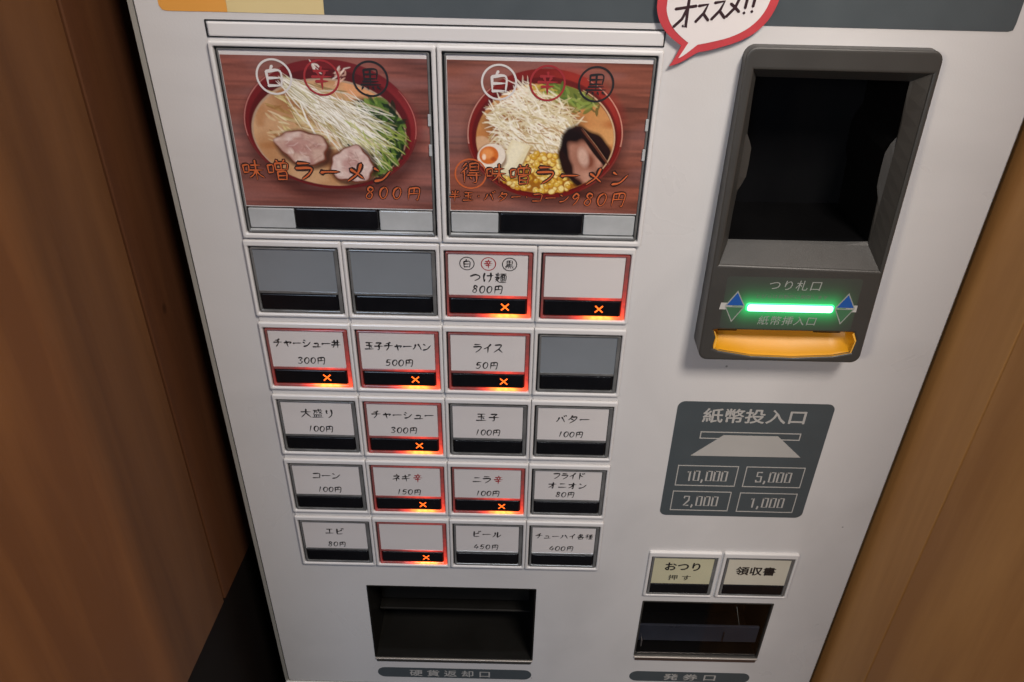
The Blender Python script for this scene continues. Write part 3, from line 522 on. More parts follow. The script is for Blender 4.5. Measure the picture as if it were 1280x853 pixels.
# ---- card two: leek pile, egg, butter, corn, pork and seaweed
def art_two():
    A = Art(115.5, 91.5); table(A, 31, (138, 84, 68))
    A.fill((60, 22, 20), A.ell(495, 405, 412, 358, soft=50)*.55)
    A.fill((132, 36, 30), A.ell(490, 372, 397, 340, soft=4)); A.fill((176, 66, 52), A.ell(700, 170, 200, 90, 38, soft=50)*.6)
    A.fill((98, 22, 20), A.ell(488, 385, 370, 312, soft=8)*.8)
    for a0, a1, c in ((130, 240, (210, 165, 150)), (-60, 60, (214, 165, 145))):
        A.line([(490+392*math.cos(R(a)), 372-335*math.sin(R(a))) for a in np.linspace(a0, a1, 40)], 6, c, .8)
    A.line([(492+352*math.cos(R(a)), 390-296*math.sin(R(a))) for a in np.linspace(-50, 60, 30)], 8, (222, 196, 160), .8)
    soup = A.ell(490, 393, 350, 290, soft=5); A.fill((198, 140, 84), soup); A.fill((226, 180, 124), soup*nz2(A.X.shape, 50, 40, 8)*.8)
    A.fill((176, 100, 48), soup*np.clip(nz2(A.X.shape, 30, 22, 5)-.55, 0, 1)*2)
    ins = lambda x, y: ((x-490)/345)**2+((y-393)/285)**2 < 1
    A.fill((120, 130, 60), A.ell(590, 150, 150, 55, 22, soft=12, wob=.05)*soup)
    A.strands(60, (440, 110, 760, 240), 40, 35, 60, 14, [(92, 120, 52), (150, 168, 84), (60, 84, 34), (186, 190, 120)], 2, ins)
    A.strands(40, (350, 110, 520, 200), 10, 25, 60, 12, [(206, 176, 84), (190, 150, 70), (222, 205, 120)], 3, ins)
    A.fill((150, 104, 58), A.ell(420, 330, 240, 160, soft=40, wob=.05)*soup*.8)
    A.strands(420, (215, 150, 640, 460), 18, 34, 120, 8, [(236, 228, 204), (224, 214, 182), (246, 242, 228), (200, 184, 140), (214, 200, 160), (240, 236, 220)], 4, lambda x, y: ((x-415)/225)**2+((y-310)/150)**2 < 1)
    A.strands(120, (300, 330, 660, 480), 35, 18, 110, 7, [(240, 234, 214), (206, 184, 140), (180, 140, 84), (248, 244, 232)], 5, ins)
    A.strands(26, (300, 120, 420, 200), 40, 20, 110, 8, [(244, 240, 228), (232, 226, 206)], 6)
    A.fill((220, 190, 160), A.ell(160, 420, 50, 40, -20, soft=8)*soup*.6)
    # corn
    cm = lambda x, y: ((x-500)/225)**2+((y-595)/135)**2 < 1 and ins(x, y)
    A.fill((166, 110, 30), A.ell(500, 595, 225, 135, soft=14, wob=.03)*soup)
    r = np.random.default_rng(7)
    for i in range(330):
        x, y = r.uniform(275, 725), r.uniform(460, 700)
        if not cm(x, y): continue
        q = r.uniform(11, 19); a = r.uniform(0, 180); A.fill((190, 134, 36), A.ell(x+2, y+3, q+2, q*.8+2, a, soft=5)); A.fill([(226, 190, 84), (236, 206, 110), (214, 170, 60), (240, 220, 150)][r.integers(4)], A.ell(x, y, q, q*.78, a, soft=5)); A.fill((246, 234, 180), A.ell(x-3, y-4, q*.35, q*.25, a, soft=4)*.7)
    # dark-edged pork and seaweed at the right
    A.fill((46, 20, 14), A.ell(700, 480, 135, 165, -28, soft=18, wob=.06, seed=3)*soup); A.fill((30, 12, 10), A.ell(650, 440, 60, 120, -20, soft=14, wob=.08)*soup)
    pk = A.ell(706, 505, 78, 122, -20, soft=22, wob=.09, seed=5)*soup; A.fill((138, 82, 62), pk); A.fill((196, 150, 130), pk*np.clip(nz2(A.X.shape, 20, 26, 77)*2-.75, 0, 1)); A.fill((222, 190, 174), A.ell(692, 480, 26, 52, -18, soft=16)*.7)
    A.fill((40, 18, 12), A.ell(770, 450, 26, 150, -40, soft=7)*soup); A.line([(672, 330), (752, 424), (826, 522)], 11, (112, 62, 44), .9); A.line([(678, 326), (757, 420), (830, 516)], 3, (190, 150, 120), .7)
    # butter block
    def quad(P, soft=4):
        m = np.ones_like(A.X)
        for i in range(4):
            (xa, ya), (xb, yb) = P[i], P[(i+1) % 4]; L = math.hypot(xb-xa, yb-ya); m = np.minimum(m, ((xb-xa)*(A.Y-ya)-(yb-ya)*(A.X-xa))/L/soft+.5)
        return np.clip(m, 0, 1)
    P = [(322, 392), (420, 425), (345, 600), (243, 572)]
    A.fill((190, 160, 110), quad([(x+6, y+8) for x, y in P], 8)); A.fill((232, 222, 188), quad(P)); A.fill((244, 238, 214), quad([(330, 402), (395, 424), (330, 560), (268, 545)], 20)*.7)
    # egg
    A.fill((120, 70, 40), A.ell(222, 492, 78, 72, 30, soft=12)*.7); A.fill((236, 226, 212), A.ell(218, 485, 74, 66, -30, soft=4)); A.fill((214, 120, 52), A.ell(205, 480, 50, 48, -30, soft=5)); A.fill((236, 160, 96), A.ell(198, 472, 30, 28, soft=16)); A.fill((250, 222, 196), A.ell(180, 490, 10, 16, soft=5)); A.fill((160, 70, 34), A.ell(228, 500, 14, 12, soft=8)*.6)
    A.fill((122, 30, 26), np.clip(A.ell(490, 372, 397, 340, soft=4)-A.ell(490, 358, 388, 334, soft=6), 0, 1)*(A.Y > 420)*.85)
    return A

# ---- the two large picture buttons
S_STRIP = {}
def big_button(x0, x1, art, words, label):
    z1, z0 = -115.6, -236.4; x0 *= K; x1 *= K; z0 *= K; z1 *= K
    b = MB(); ring(b, (x0, x1, z0, z1), (x0+2.6, x1-2.6, z0+3.4, z1-2.8), 0.0, 3.4, 1.2, 1.0, 0.9, hin=0.2)
    bt = b.build('picture_button', M['bezel'], tm, label)
    X0, X1, Z_0, Z_1 = x0+2.8, x1-2.8, z0+3.6, z1-3.0
    g = MB(); g.poly(rr(X0-.1, X1+.1, Z_0-.1, Z_1+.1, 1), 0.02, 0.3); g.build('backing_plate', M['gap'], bt)
    c = MB(); ring(c, (X0+1.3, X1-.8, Z_0+.4, Z_1-.8), (X0+2.3, X1-2.2, Z_0+1.9, Z_1-1.5), 0.4, 2.9, 1.0, 0.6, 0.5); c.build('acrylic_edge', M['clear'], bt)
    for za in (-160, -178): 
        c = MB(); slab(c, X1-2.9, X1-1.2, za, za+7, 2.6, 3.1, .3, .2); c.build('clip', M['frost'], bt)
    cx0 = X0+2.4; cw = X1-X0-4.6; ctop = -120.3
    p = MB(); slab(p, cx0-.6, cx0+cw+.6, -213.4, ctop+1.5, 0.4, 1.9, .6, .1); p.build('card_margin', M['paper'], bt)
    a = art(); sx = cw/a.w; a.w = cw; a.h = 90.4
    card = a.mesh('photo_card', cx0+.2, ctop-1.9, 2.1, bt, words['photo'])
    words['draw'](bt, cx0, ctop-1.9, cw, 91.6)
    xc = words['tab']
    fz0, fz1 = -230.6+1.6, -215.2
    for xa, xb in ((X0+2.8, xc-26.4), (xc+26.4, X1-2.6)):
        s = MB(); slab(s, xa, xb, fz0+1.2, fz1+.6, .4, 1.8, .8, .5); s.build('frosted_insert', M['frost'], bt)
    s = MB(); slab(s, xc-25.7, xc+25.7, fz0+2.6, fz1+1.6, .4, 3.3, 1.2, .8); s.build('black_tab', M['strip'], bt)
    s = MB(); slab(s, X0+2.4, X1-2.4, Z_0+1.6, Z_0+2.6, .4, 2.6, .3, .3); s.build('acrylic_bottom_edge', M['frost'], bt)
    sh = MB(); sh.poly(rr(X0+3.3, X1-2.7, -213.2, Z_1-2.6, .8), 2.95, 3.1); sh.build('clear_cover', M['sheet'], bt)
    return bt
def ringchar(parent, ch, cx, cz, r, ink, wd=1.15, h=2.4, seedless=None, sc_=1.0):
    m = MB(); circle(m, cx, cz, r, wd, h, 48, 1.0); m.build('ring_mark', M[ink], parent)
    m = MB(); brush_text(m, ch, cx-r*.66, cx+r*.66, cz, r*1.3, h+.03, wd=wd*1.3, jitter=0); m.build('lettering', M[ink], parent)
def titled(parent, s, x0, x1, z, size, h=2.4, wd=1.85, out=1.4, slant=0.0, tilt=0.0):
    st = random.getstate(); m = MB(); brush_text(m, s, x0, x1, z, size, h, wd=wd+out, slant=slant, tilt=tilt); m.build('lettering_outline', M['darkink'], parent)
    random.setstate(st); m = MB(); brush_text(m, s, x0, x1, z, size, h+.26, wd=wd*.66, slant=slant, tilt=tilt); m.build('lettering', M['orangeink'], parent)
def draw_one(p, x0, z1, w_, h_):
    for ch, x, ink in (('白', -137.6, 'whiteink'), ('辛', -110.8, 'redink'), ('黒', -83.2, 'ink')): ringchar(p, ch, x*K, -134.6*K, 9.6, ink)
    titled(p, '味噌ラーメン', -166.5*K, -73*K, -190.6*K, 13.0, tilt=-.012)
    titled(p, '800円', -93*K, -56*K, -203.6*K, 9.4, wd=1.2, out=.75, slant=.15)
def draw_two(p, x0, z1, w_, h_):
    for ch, x, ink in (('白', -10.6, 'whiteink'), ('辛', 16.8, 'redink'), ('黒', 44.2, 'ink')): ringchar(p, ch, x*K, -134.8*K, 9.6, ink)
    m = MB(); circle(m, -27.2*K, -190*K, 9.2, 1.0, 2.4, 48); m.build('ring_mark', M['orangeink'], p)
    titled(p, '得味噌ラーメン', -34.5*K, 70*K, -189.6*K, 12.4, wd=1.6, out=1.3, tilt=-.012)
    titled(p, '半玉・バター・コーン', -41*K, 34*K, -204.2*K, 7.0, wd=.95, out=.85, slant=.1)
    titled(p, '980円', 33*K, 69*K, -204.6*K, 9.6, wd=1.2, out=.75, slant=.15)
big_button(-171.8, -45.9, art_one, dict(photo='printed photo of a red bowl with noodles, white leek, greens and two pork slices', draw=draw_one, tab=-111.0*K), 'large button with the 800 yen noodle bowl photo')
big_button(-45.3, 80.2, art_two, dict(photo='printed photo of a red bowl with leek pile, half egg, butter, corn and pork', draw=draw_two, tab=16.4*K), 'large button with the 980 yen noodle bowl photo')

# ---- the small menu buttons
cache = {}
def inst(key, parent, builder, x, z, label=None):
    """builder makes the piece at the origin cell; later cells share its mesh"""
    if key not in cache:
        o = builder(); cache[key] = (o.data, o.name.split('.')[0], o.location.copy()); base = o
        loc = o.location.copy(); bpy.data.objects.remove(o)
    me, nm, loc = cache[key]
    o = bpy.data.objects.new(nm, me); C.objects.link(o); o.location = loc+Vector((x/1000, 0, z/1000))-(wl(parent)); o.parent = parent
    if label: o['label'] = label
    return o
PITCH = 62.75*K; WW, WH = 57.6*K, 50.2*K
def b_bezel():
    m = MB(); ring(m, (-2.4, WW+2.4, -WH-2.9, 4.4), (0, WW, -WH, 0), 0.0, 3.0, 1.2, 1.0, 1.0, hin=0.2); return m.build('menu_button', M['bezel'])
def b_spacer():
    m = MB(); slab(m, -1.6, WW+1.6, -WH-7.4, -WH-3.0, 0, 1.2, .4, .3); return m.build('spacer', M['bezel'])
def b_back():
    m = MB(); m.poly(rr(-.1, WW+.1, -WH-.1, .1, 1), 0.02, 0.3); return m.build('backing_plate', M['gap'])
def b_ring():
    m = MB(); ring(m, (1.1, WW-.5, -WH+.5, -1.1), (2.5, WW-2.9, -WH+2.4, -2.2), 0.4, 2.5, 1.0, .5, .4); return m.build('acrylic_edge', M['clear'])
def b_bar():
    m = MB(); slab(m, 2.5, WW-3.1, -34.9, -32.9, .4, 1.9, .3, .3); return m.build('divider_bar', M['clear'])
def b_glow():
    m = MB(); ring(m, (1.1, WW-.5, -WH+.5, -1.1), (2.5, WW-2.9, -WH+2.4, -2.2), 0.4, 2.5, 1.0, .5, .4)
    slab(m, 2.5, WW-3.1, -34.9, -32.9, .4, 1.9, .3, .3)
    # subdivide long edges so the glow can fall off along them
    o = m.build('lit_acrylic_edge', M['glow']); bm = bmesh.new(); bm.from_mesh(o.data)
    for _ in range(4):
        es = [e for e in bm.edges if e.calc_length() > .004]
        if not es: break
        bmesh.ops.subdivide_edges(bm, edges=es, cuts=1, use_grid_fill=True)
    bm.to_mesh(o.data); bm.free(); me = o.data
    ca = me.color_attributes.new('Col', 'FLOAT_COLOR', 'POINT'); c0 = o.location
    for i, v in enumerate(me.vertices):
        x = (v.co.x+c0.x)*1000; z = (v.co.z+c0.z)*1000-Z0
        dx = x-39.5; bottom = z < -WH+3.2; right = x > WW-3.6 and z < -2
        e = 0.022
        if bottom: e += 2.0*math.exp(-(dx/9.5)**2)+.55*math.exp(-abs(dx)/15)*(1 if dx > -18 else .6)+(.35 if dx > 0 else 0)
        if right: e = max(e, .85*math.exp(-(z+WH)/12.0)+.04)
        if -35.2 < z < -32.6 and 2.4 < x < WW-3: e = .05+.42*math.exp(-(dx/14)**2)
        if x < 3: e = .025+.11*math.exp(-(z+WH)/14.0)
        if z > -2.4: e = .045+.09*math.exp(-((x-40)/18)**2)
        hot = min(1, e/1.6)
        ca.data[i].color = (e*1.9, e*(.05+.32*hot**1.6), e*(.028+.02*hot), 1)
    return o
def b_paper():
    m = MB(); slab(m, 2.7, WW-3.3, -32.9, -2.4, .4, 1.6, .3, .1); return m.build('price_card', M['paper'])
def b_grey():
    m = MB(); slab(m, 2.0, WW-2.4, -34.0, -1.2, .4, 1.7, .3, .2); return m.build('blank_panel', M['greycard'])
def b_strip():
    m = MB(); slab(m, 3.1, WW-3.5, -WH+2.9, -35.2, .4, 2.3, 1.0, .7); return m.build('display_strip', M['strip'])
def b_sheet():
    m = MB(); m.poly(rr(2.2, WW-2.8, -33.6, -1.8, .5), 2.0, 2.2); return m.build('clear_cover', M['sheet'])
def b_cross():
    m = MB(); cx, cz, q = 39.6, -41.2, 2.9
    for s in (-1, 1):
        d = np.array([1, s])/math.sqrt(2); n = np.array([-d[1], d[0]])
        m.poly([tuple(np.array([cx, cz])+d*a*q*1.22+n*b*.55) for a, b in ((-1, -.82), (1, -.82), (1, .82), (-1, .82))], 2.2, 2.4+.02*s)
    return m.build('cross_mark', M['cross'])
BT = [ # row, col, lit, lines [(text, x0, x1, zfrac, size, ink)], description
 (0, 0, 'g', [], 'blank grey button, first in the row under the photo buttons'), (0, 1, 'g', [], 'blank grey button, second in the row under the photo buttons'),
 (0, 2, 'x', [('つけ麺', .26, .74, .55, 7.6, 'ink'), ('800円', .29, .70, .85, 6.4, 'ink')], 'lit button with three ringed characters, 800 yen'),
 (0, 3, 'x', [], 'lit button with a blank white card in the top row'),
 (1, 0, 'x', [('チャーシュー丼', .05, .96, .33, 7.4, 'ink'), ('300円', .34, .73, .81, 6.4, 'ink')], 'lit button for the pork rice bowl, 300 yen'),
 (1, 1, 'x', [('玉子チャーハン', .06, .96, .36, 7.4, 'ink'), ('500円', .32, .71, .82, 6.4, 'ink')], 'lit button for egg fried rice, 500 yen'),
 (1, 2, 'x', [('ライス', .29, .71, .36, 8.2, 'ink'), ('50円', .33, .65, .84, 6.4, 'ink')], 'lit button for rice, 50 yen'),
 (1, 3, 'g', [], 'blank grey button at the right end of the second row'),
 (2, 0, 'o', [('大盛り', .26, .76, .34, 8.6, 'ink'), ('100円', .33, .71, .82, 6.4, 'ink')], 'unlit button for a large portion, 100 yen'),
 (2, 1, 'x', [('チャーシュー', .05, .96, .33, 7.4, 'ink'), ('300円', .31, .71, .81, 6.4, 'ink')], 'lit button for pork slices, 300 yen'),
 (2, 2, 'o', [('玉子', .32, .68, .34, 8.2, 'ink'), ('100円', .31, .69, .82, 6.4, 'ink')], 'unlit button for egg, 100 yen'),
 (2, 3, 'o', [('バター', .25, .75, .34, 8.0, 'ink'), ('100円', .29, .67, .82, 6.4, 'ink')], 'unlit button for butter, 100 yen'),
 (3, 0, 'o', [('コーン', .28, .72, .34, 7.6, 'ink'), ('100円', .33, .71, .82, 6.4, 'ink')], 'unlit button for corn, 100 yen'),
 (3, 1, 'x', [('ネギ', .27, .56, .36, 8.0, 'ink'), ('辛', .59, .74, .36, 8.6, 'redink'), ('150円', .32, .71, .85, 6.4, 'ink')], 'lit button for spicy leek, 150 yen'),
 (3, 2, 'x', [('ニラ', .27, .56, .36, 8.0, 'ink'), ('辛', .59, .74, .36, 8.6, 'redink'), ('100円', .31, .69, .84, 6.4, 'ink')], 'lit button for spicy chives, 100 yen'),
 (3, 3, 'o', [('フライド', .26, .75, .17, 7.2, 'ink'), ('オニオン', .19, .80, .50, 7.2, 'ink'), ('80円', .32, .62, .82, 6.4, 'ink')], 'unlit button for fried onion, 80 yen'),
 (4, 0, 'o', [('エビ', .34, .66, .34, 7.4, 'ink'), ('80円', .36, .66, .84, 6.4, 'ink')], 'unlit button for shrimp, 80 yen'),
 (4, 1, 'x', [], 'lit button with a blank white card in the bottom row'),
 (4, 2, 'o', [('ビール', .25, .73, .33, 7.6, 'ink'), ('450円', .28, .69, .82, 6.4, 'ink')], 'unlit button for beer, 450 yen'),
 (4, 3, 'o', [('チューハイ各種', .04, .97, .34, 6.4, 'ink'), ('400円', .28, .68, .82, 6.4, 'ink')], 'unlit button for assorted highballs, 400 yen'),
]
DZ = Z0
for row, col, kind, lines, label in BT:
    x = -170.6*K+col*PITCH; z = (-242.3-row*62.2)*K
    bt = inst('bezel', tm, b_bezel, x, z, label)
    if row < 4: inst('spacer', bt, b_spacer, x, z)
    inst('back', bt, b_back, x, z)
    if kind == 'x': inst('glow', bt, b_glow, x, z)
    else: inst('ring', bt, b_ring, x, z); inst('bar', bt, b_bar, x, z)
    inst('strip', bt, b_strip, x, z)
    if kind == 'g': inst('grey', bt, b_grey, x, z)
    else:
        inst('paper', bt, b_paper, x, z)
        pw = WW-6.0
        for t, a, b, zf, size, ink in lines:
            m = MB(); brush_text(m, t, x+2.7+a*pw, x+2.7+b*pw, z-2.4-zf*30.5, size*K, 1.66, wd=(1.02 if size > 7 else .84), slant=.10 if t[-1] == '円' else .05)
            m.build('lettering', M[ink], bt)
        if (row, col) == (0, 2):
            for ch, u, ink in (('白', .235, 'ink'), ('辛', .505, 'redink'), ('黒', .77, 'ink')): ringchar(bt, ch, x+2.7+u*pw, z-2.4-7.0, 4.6, ink, .62, 1.66)
    inst('sheet', bt, b_sheet, x, z)
    if kind == 'x': inst('cross', bt, b_cross, x, z)

# ---- change and receipt buttons
def small_button(x0, wd, z1, cardm, lines, label):
    ht = 47.8; z0 = z1-ht
    m = MB(); ring(m, (x0-2.5, x0+wd+2.5, z0-2.0, z1+5.4), (x0, x0+wd, z0, z1), 0, 2.6, 1.2, .8, .9, hin=.2); bt = m.build('service_button', M['bezel'], tm, label)
    m = MB(); m.poly(rr(x0-.1, x0+wd+.1, z0-.1, z1+.1, 1), .02, .3); m.build('backing_plate', M['gap'], bt)
    m = MB(); ring(m, (x0+.5, x0+wd-.4, z0+.4, z1-.5), (x0+2.4, x0+wd-2.8, z0+1.8, z1-1.6), .4, 2.3, .8, .5, .4); m.build('acrylic_edge', M['clear'], bt)
    m = MB(); slab(m, x0+2.0, x0+wd-2.6, z0+14.2, z1-1.7, .4, 1.6, .3, .1); m.build('button_card', cardm, bt)
    m = MB(); slab(m, x0+2.6, x0+wd-3.0, z0+2.2, z0+13.6, .4, 2.1, .8, .6); m.build('display_strip', M['strip'], bt)
    for s, xc, z, size, width, b in lines: gothic('lettering', s, x0+wd*xc, z1-z, size, width, 1.75, M['ink'], bt, bold=b)
    m = MB(); m.poly(rr(x0+2.2, x0+wd-2.8, z0+14.4, z1-1.9, .5), 1.95, 2.1); m.build('clear_cover', M['sheet'], bt)
small_button(120.6, 55.0, -522.0, M['paper_yellow'], [('おつり', .49, 12.0, 9.5, 29, .028), ('押 す', .47, 25.8, 6.6, 19, .008)], 'yellowed change button beside the receipt button')
small_button(182.6, 57.0, -521.6, M['paper_cream'], [('領収書', .47, 16.0, 10.2, 33, .028)], 'cream receipt button beside the change button')

# ---- coin return opening
ct = MB(); cavity(ct, COIN[0], COIN[1], COIN[2], COIN[3], -0.3, 55); tray = ct.build('coin_tray', M['brownin'], tm)
for za, d0 in ((-592, -38), (-634, -28)):
    m = MB(); m.loft([L3(rr(COIN[0]+2, COIN[1]-2, za-2.2, za, .8), -54), L3(rr(COIN[0]+2, COIN[1]-2, za-2.2, za, .8), d0), L3(rr(COIN[0]+2.4, COIN[1]-2.4, za-1.8, za-.4, .6), d0+1)]); m.build('tray_ledge', M['brownin'], tray)
m = MB(); m.loft([L3(rr(COIN[0]+3, COIN[1]-3, -630, -596, 1), -45), L3(rr(COIN[0]+3, COIN[1]-3, -630, -596, 1), -36), L3(rr(COIN[0]+4, COIN[1]-4, -629, -597, 1), -35)]); m.build('tray_flap', M['brownin'], tray)
m = MB(); slab(m, COIN[0]-.5, COIN[1]+.5, COIN[2]-1.6, COIN[2]-.2, -6, 1.6, .4, .4); m.build('tray_lip', M['lip'], tray)
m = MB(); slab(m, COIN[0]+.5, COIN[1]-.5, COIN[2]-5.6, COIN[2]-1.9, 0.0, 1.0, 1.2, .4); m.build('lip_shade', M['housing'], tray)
m = MB(); ring(m, (COIN[0]-.9, COIN[1]+.9, COIN[2]-.2, COIN[3]+.9), (COIN[0]+.6, COIN[1]-.6, COIN[2]+.8, COIN[3]-.6), -4, .35, 1, 1, .2); m.build('tray_frame', M['brownin'], tray)
# ---- ticket outlet
dt = MB(); cavity(dt, DISP[0], DISP[1], DISP[2], DISP[3], -0.3, 48); out = dt.build('ticket_outlet', M['blackin'], tm)
m = MB(); slab(m, DISP[0]+1.5, DISP[1]-2, -646, -624, -9, -7, .8, .4); m.build('flap_reflection', M['bluegrey'], out)  # blue-grey bar added to stand in for the reflection on the flap
m = MB(); slab(m, DISP[1]-34.0, DISP[1]-33.2, -644, -630, -6, -5, .3, .3); m.build('outlet_rib', M['lip_dark'], out)
m = MB(); slab(m, DISP[0]+5, DISP[0]+5.9, -650, -641, -8, -3, .3, .2); m.build('outlet_rib', M['lip'], out)
m = MB(); m.poly(rr(DISP[0]+1, DISP[1]-1, DISP[2]+1.4, DISP[3]-1, 1.2), -2.6, -1.2); m.build('outlet_flap', M['smoke'], out)
m = MB(); stroke(m, [(203, -588), (206, -600), (209.5, -613)], .26, -1.1); m.build('flap_scratch', M['dimprint'], out)
m = MB(); slab(m, DISP[0]+.6, DISP[1]-.6, DISP[2]-5.4, DISP[2]-1.4, -1, 1.4, 1, .5); m.build('outlet_lip', M['lip_dark'], out)
m = MB(); slab(m, DISP[0]-.4, DISP[1]+.4, DISP[2]-1.3, DISP[2]-.1, -6, 1.8, .4, .4); m.build('outlet_edge', M['lip'], out)
m = MB(); ring(m, (DISP[0]-.8, DISP[1]+.8, DISP[2]-.1, DISP[3]+.8), (DISP[0]+.6, DISP[1]-.6, DISP[2]+.8, DISP[3]-.6), -4, .35, 1, 1, .2); m.build('outlet_frame', M['housing'], out)
# ---- caption pills
for x0, x1, z0, z1, s, xc, wdt in ((-120.3, 25.5, -701.0, -686.2, '硬 貨 返 却 口', -52, 76), (118.5, 232.5, -698.6, -683.4, '発 券 口', 175.6, 49)):
    m = MB(); m.poly(rr(x0, x1, z0, z1, (z1-z0)/2-.01, 8), 0, .25); cp = m.build('caption_plate', M['slate'], tm)
    gothic('lettering', s, xc, (z0+z1)/2, 9.6, wdt, .45, M['greyprint'], cp, bold=.02)
# ---- bank note sticker
m = MB(); m.poly(rr(120.8, 234.2, -474.8, -359.2, 5.5, 6), 0, .25); stk = m.build('banknote_sticker', M['slate'], tm, 'dark grey sticker listing the accepted bank notes')
gothic('lettering', '紙幣投入口', 177.6, -371.6, 13.0, 74.5, .45, M['greyprint'], stk, bold=.022)
m = MB(); ring(m, (140.8, 215.2, -393.9, -387), (141.6, 214.4, -393.1, -387.8), .3, .5, .2, .2, .02); m.build('slot_symbol', M['greyprint'], stk)
m = MB(); m.poly([(158.2, -390.2), (198.7, -390.2), (219.4, -410.4), (136.8, -410.8)], .3, .6); m.build('note_symbol', M['greyprint'], stk)
for x0, x1, z0, z1, s in ((128.7, 175.2, -442.1, -420.8, '10,000'), (180.9, 226.0, -442.1, -420.8, '5,000'), (128.3, 174.2, -469.0, -447.8, '2,000'), (180.8, 225.8, -469.2, -448.2, '1,000')):
    m = MB(); ring(m, (x0, x1, z0, z1), (x0+.75, x1-.75, z0+.75, z1-.75), .3, .5, .2, .2, .02); m.build('value_box', M['greyprint'], stk)
    xc = (x0+x1)/2; wdt = 33 if len(s) > 5 else 28.5
    m = MB(); brush_text(m, s, xc-wdt/2, xc+wdt/2, (z0+z1)/2, 11.2, .45, wd=1.35, font=GA, brush=False, jitter=0, wx=8.6); m.build('lettering', M['greyprint'], stk)

# ---- banknote unit: sloping grey housing with a deep black mouth above a lit insertion slot
def hh(z): return 7.0+(-110.8-z)/198.0*13.0
BX0, BX1, BZ1, BZ0 = 123.6, 230.6, -110.6, -308.8
openF = [(227.4, -122.6), (129.0, -122.4), (127.8, -239.5), (227.6, -241.5)]
slot = [(131.0, -286.2), (133.4, -285.6), (222.0, -285.6), (224.8, -291.5), (223.6, -300.8), (212, -303.6), (186, -305.4), (158, -304.8), (136, -301.2), (132.4, -299.6), (133.2, -292.0)]
def dens(P, n=10):
    out = []
    for i in range(len(P)):
        a, b = P[i], P[(i+1) % len(P)]; out += [(a[0]+(b[0]-a[0])*t/n, a[1]+(b[1]-a[1])*t/n) for t in range(n)]
    return out
def hfun(x, z, t):
    h = hh(z); e = min(x-BX0, BX1-x, z-BZ0+2); rnd = 0
    return -1.0+(h+1.0)*t-rnd*(t > .5)
outerB = rr(BX0, BX1, BZ0, BZ1, 6, 6)
outer_d = []
for i in range(len(outerB)):
    a, b = outerB[i], outerB[(i+1) % len(outerB)]; L = math.hypot(b[0]-a[0], b[1]-a[1]); n = max(1, int(L/12)); outer_d += [(a[0]+(b[0]-a[0])*t/n, a[1]+(b[1]-a[1])*t/n) for t in range(n)]
bu = plate('banknote_unit', outer_d, [dens(openF, 8), slot], -1.0, 19.0, M['housing'], tm, bev=1.6, hfun=hfun, label='grey plastic banknote unit with black mouth and green lit slot')
# recess: from the mouth's front edge to the notched black opening
def side(P0, P1, n): return [(P0[0]+(P1[0]-P0[0])*i/n, P0[1]+(P1[1]-P0[1])*i/n) for i in range(n)]
front = side(openF[0], openF[1], 6)+side(openF[1], openF[2], 12)+side(openF[2], openF[3], 6)+side(openF[3], openF[0], 12)
hb = 0
back = side((219.4, -129.0), (132.2, -128.2), 6)
back += [(132.2, -128.2), (133.0, -143), (133.9, -156), (134.1, -161), (136.4, -165.5), (138.0, -169.6), (138.3, -179), (138.1, -187.6), (136.2, -193), (134.5, -197.4), (134.3, -210), (134.3, -222)]
back += side((134.4, -229.3), (222.0, -229.3), 6)
back += [(222.2, -228.8), (221.4, -214), (220.4, -197), (218.0, -192), (217.5, -186), (217.1, -178), (217.0, -171), (218.6, -165.5), (221.2, -161), (220.8, -152), (220.2, -144), (219.6, -136)]
straight = side((219.8, -129.0), (133.2, -128.2), 6)+side((133.2, -128.2), (134.8, -229.3), 12)+side((134.8, -229.3), (221.8, -229.3), 6)+side((221.8, -229.3), (219.8, -129.0), 12)
fr = MB(); fr.loft([[(x, z, hh(z)-1.2) for x, z in front], [(x*.12+bx*.88, z*.12+bz*.88, hh(z)*.12) for (x, z), (bx, bz) in zip(front, straight)], [(x, z, hb) for x, z in back]], cap1=False)
fr.build('mouth_surround', M['housing'], bu, smooth=False)
fr = MB(); fr.loft([[(x, z, hb) for x, z in back], [(x, z, hb-1.2) for x, z in back], [(178+(x-178)*1.02, -180+(z+180)*1.02, -3) for x, z in back], [(178+(x-178)*1.02, -180+(z+180)*1.02, -60) for x, z in back]]); fr.build('mouth_cavity', M['blackin'], bu)
# slot scoop
sc_ = MB(); s1 = [(178+(x-178)*1.004, -294+(z+294)*1.02) for x, z in slot]
sc_.loft([[(x, z, hh(z)-1.4) for x, z in s1], [(178+(x-178)*.985, -294.5+(z+294.5)*.86, hh(z)-5) for x, z in slot], [(178+(x-178)*.96, -291.5+(z+291.5)*.55, hh(z)-10) for x, z in slot], [(178+(x-178)*.95, -289.2+(z+289.2)*.2, hh(-290)-14) for x, z in slot]])
sc_.build('yellow_scoop', M['tray_yellow'], bu, smooth=True)
sl = MB(); slc = slot+slot[:1]
vs = []
for k in range(len(slot)):
    x, z = slot[k]; xi, zi = 178+(x-178)*.978, -294.5+(z+294.5)*.90
    vs += [W(x, z, hh(z)-.1), W(xi, zi, hh(z)-.1+.25)]
n = len(slot); keep = [i for i in range(n) if slot[i][1] < -291 or slot[(i+1) % n][1] < -291]
sl.add(vs, [(2*i, 2*((i+1) % n), 2*((i+1) % n)+1, 2*i+1)[::-1] for i in keep]); sl.build('scoop_lip', mat('yellow_lip_plastic', (0.80, 0.42, 0.06), 0.3, var=.05), bu)
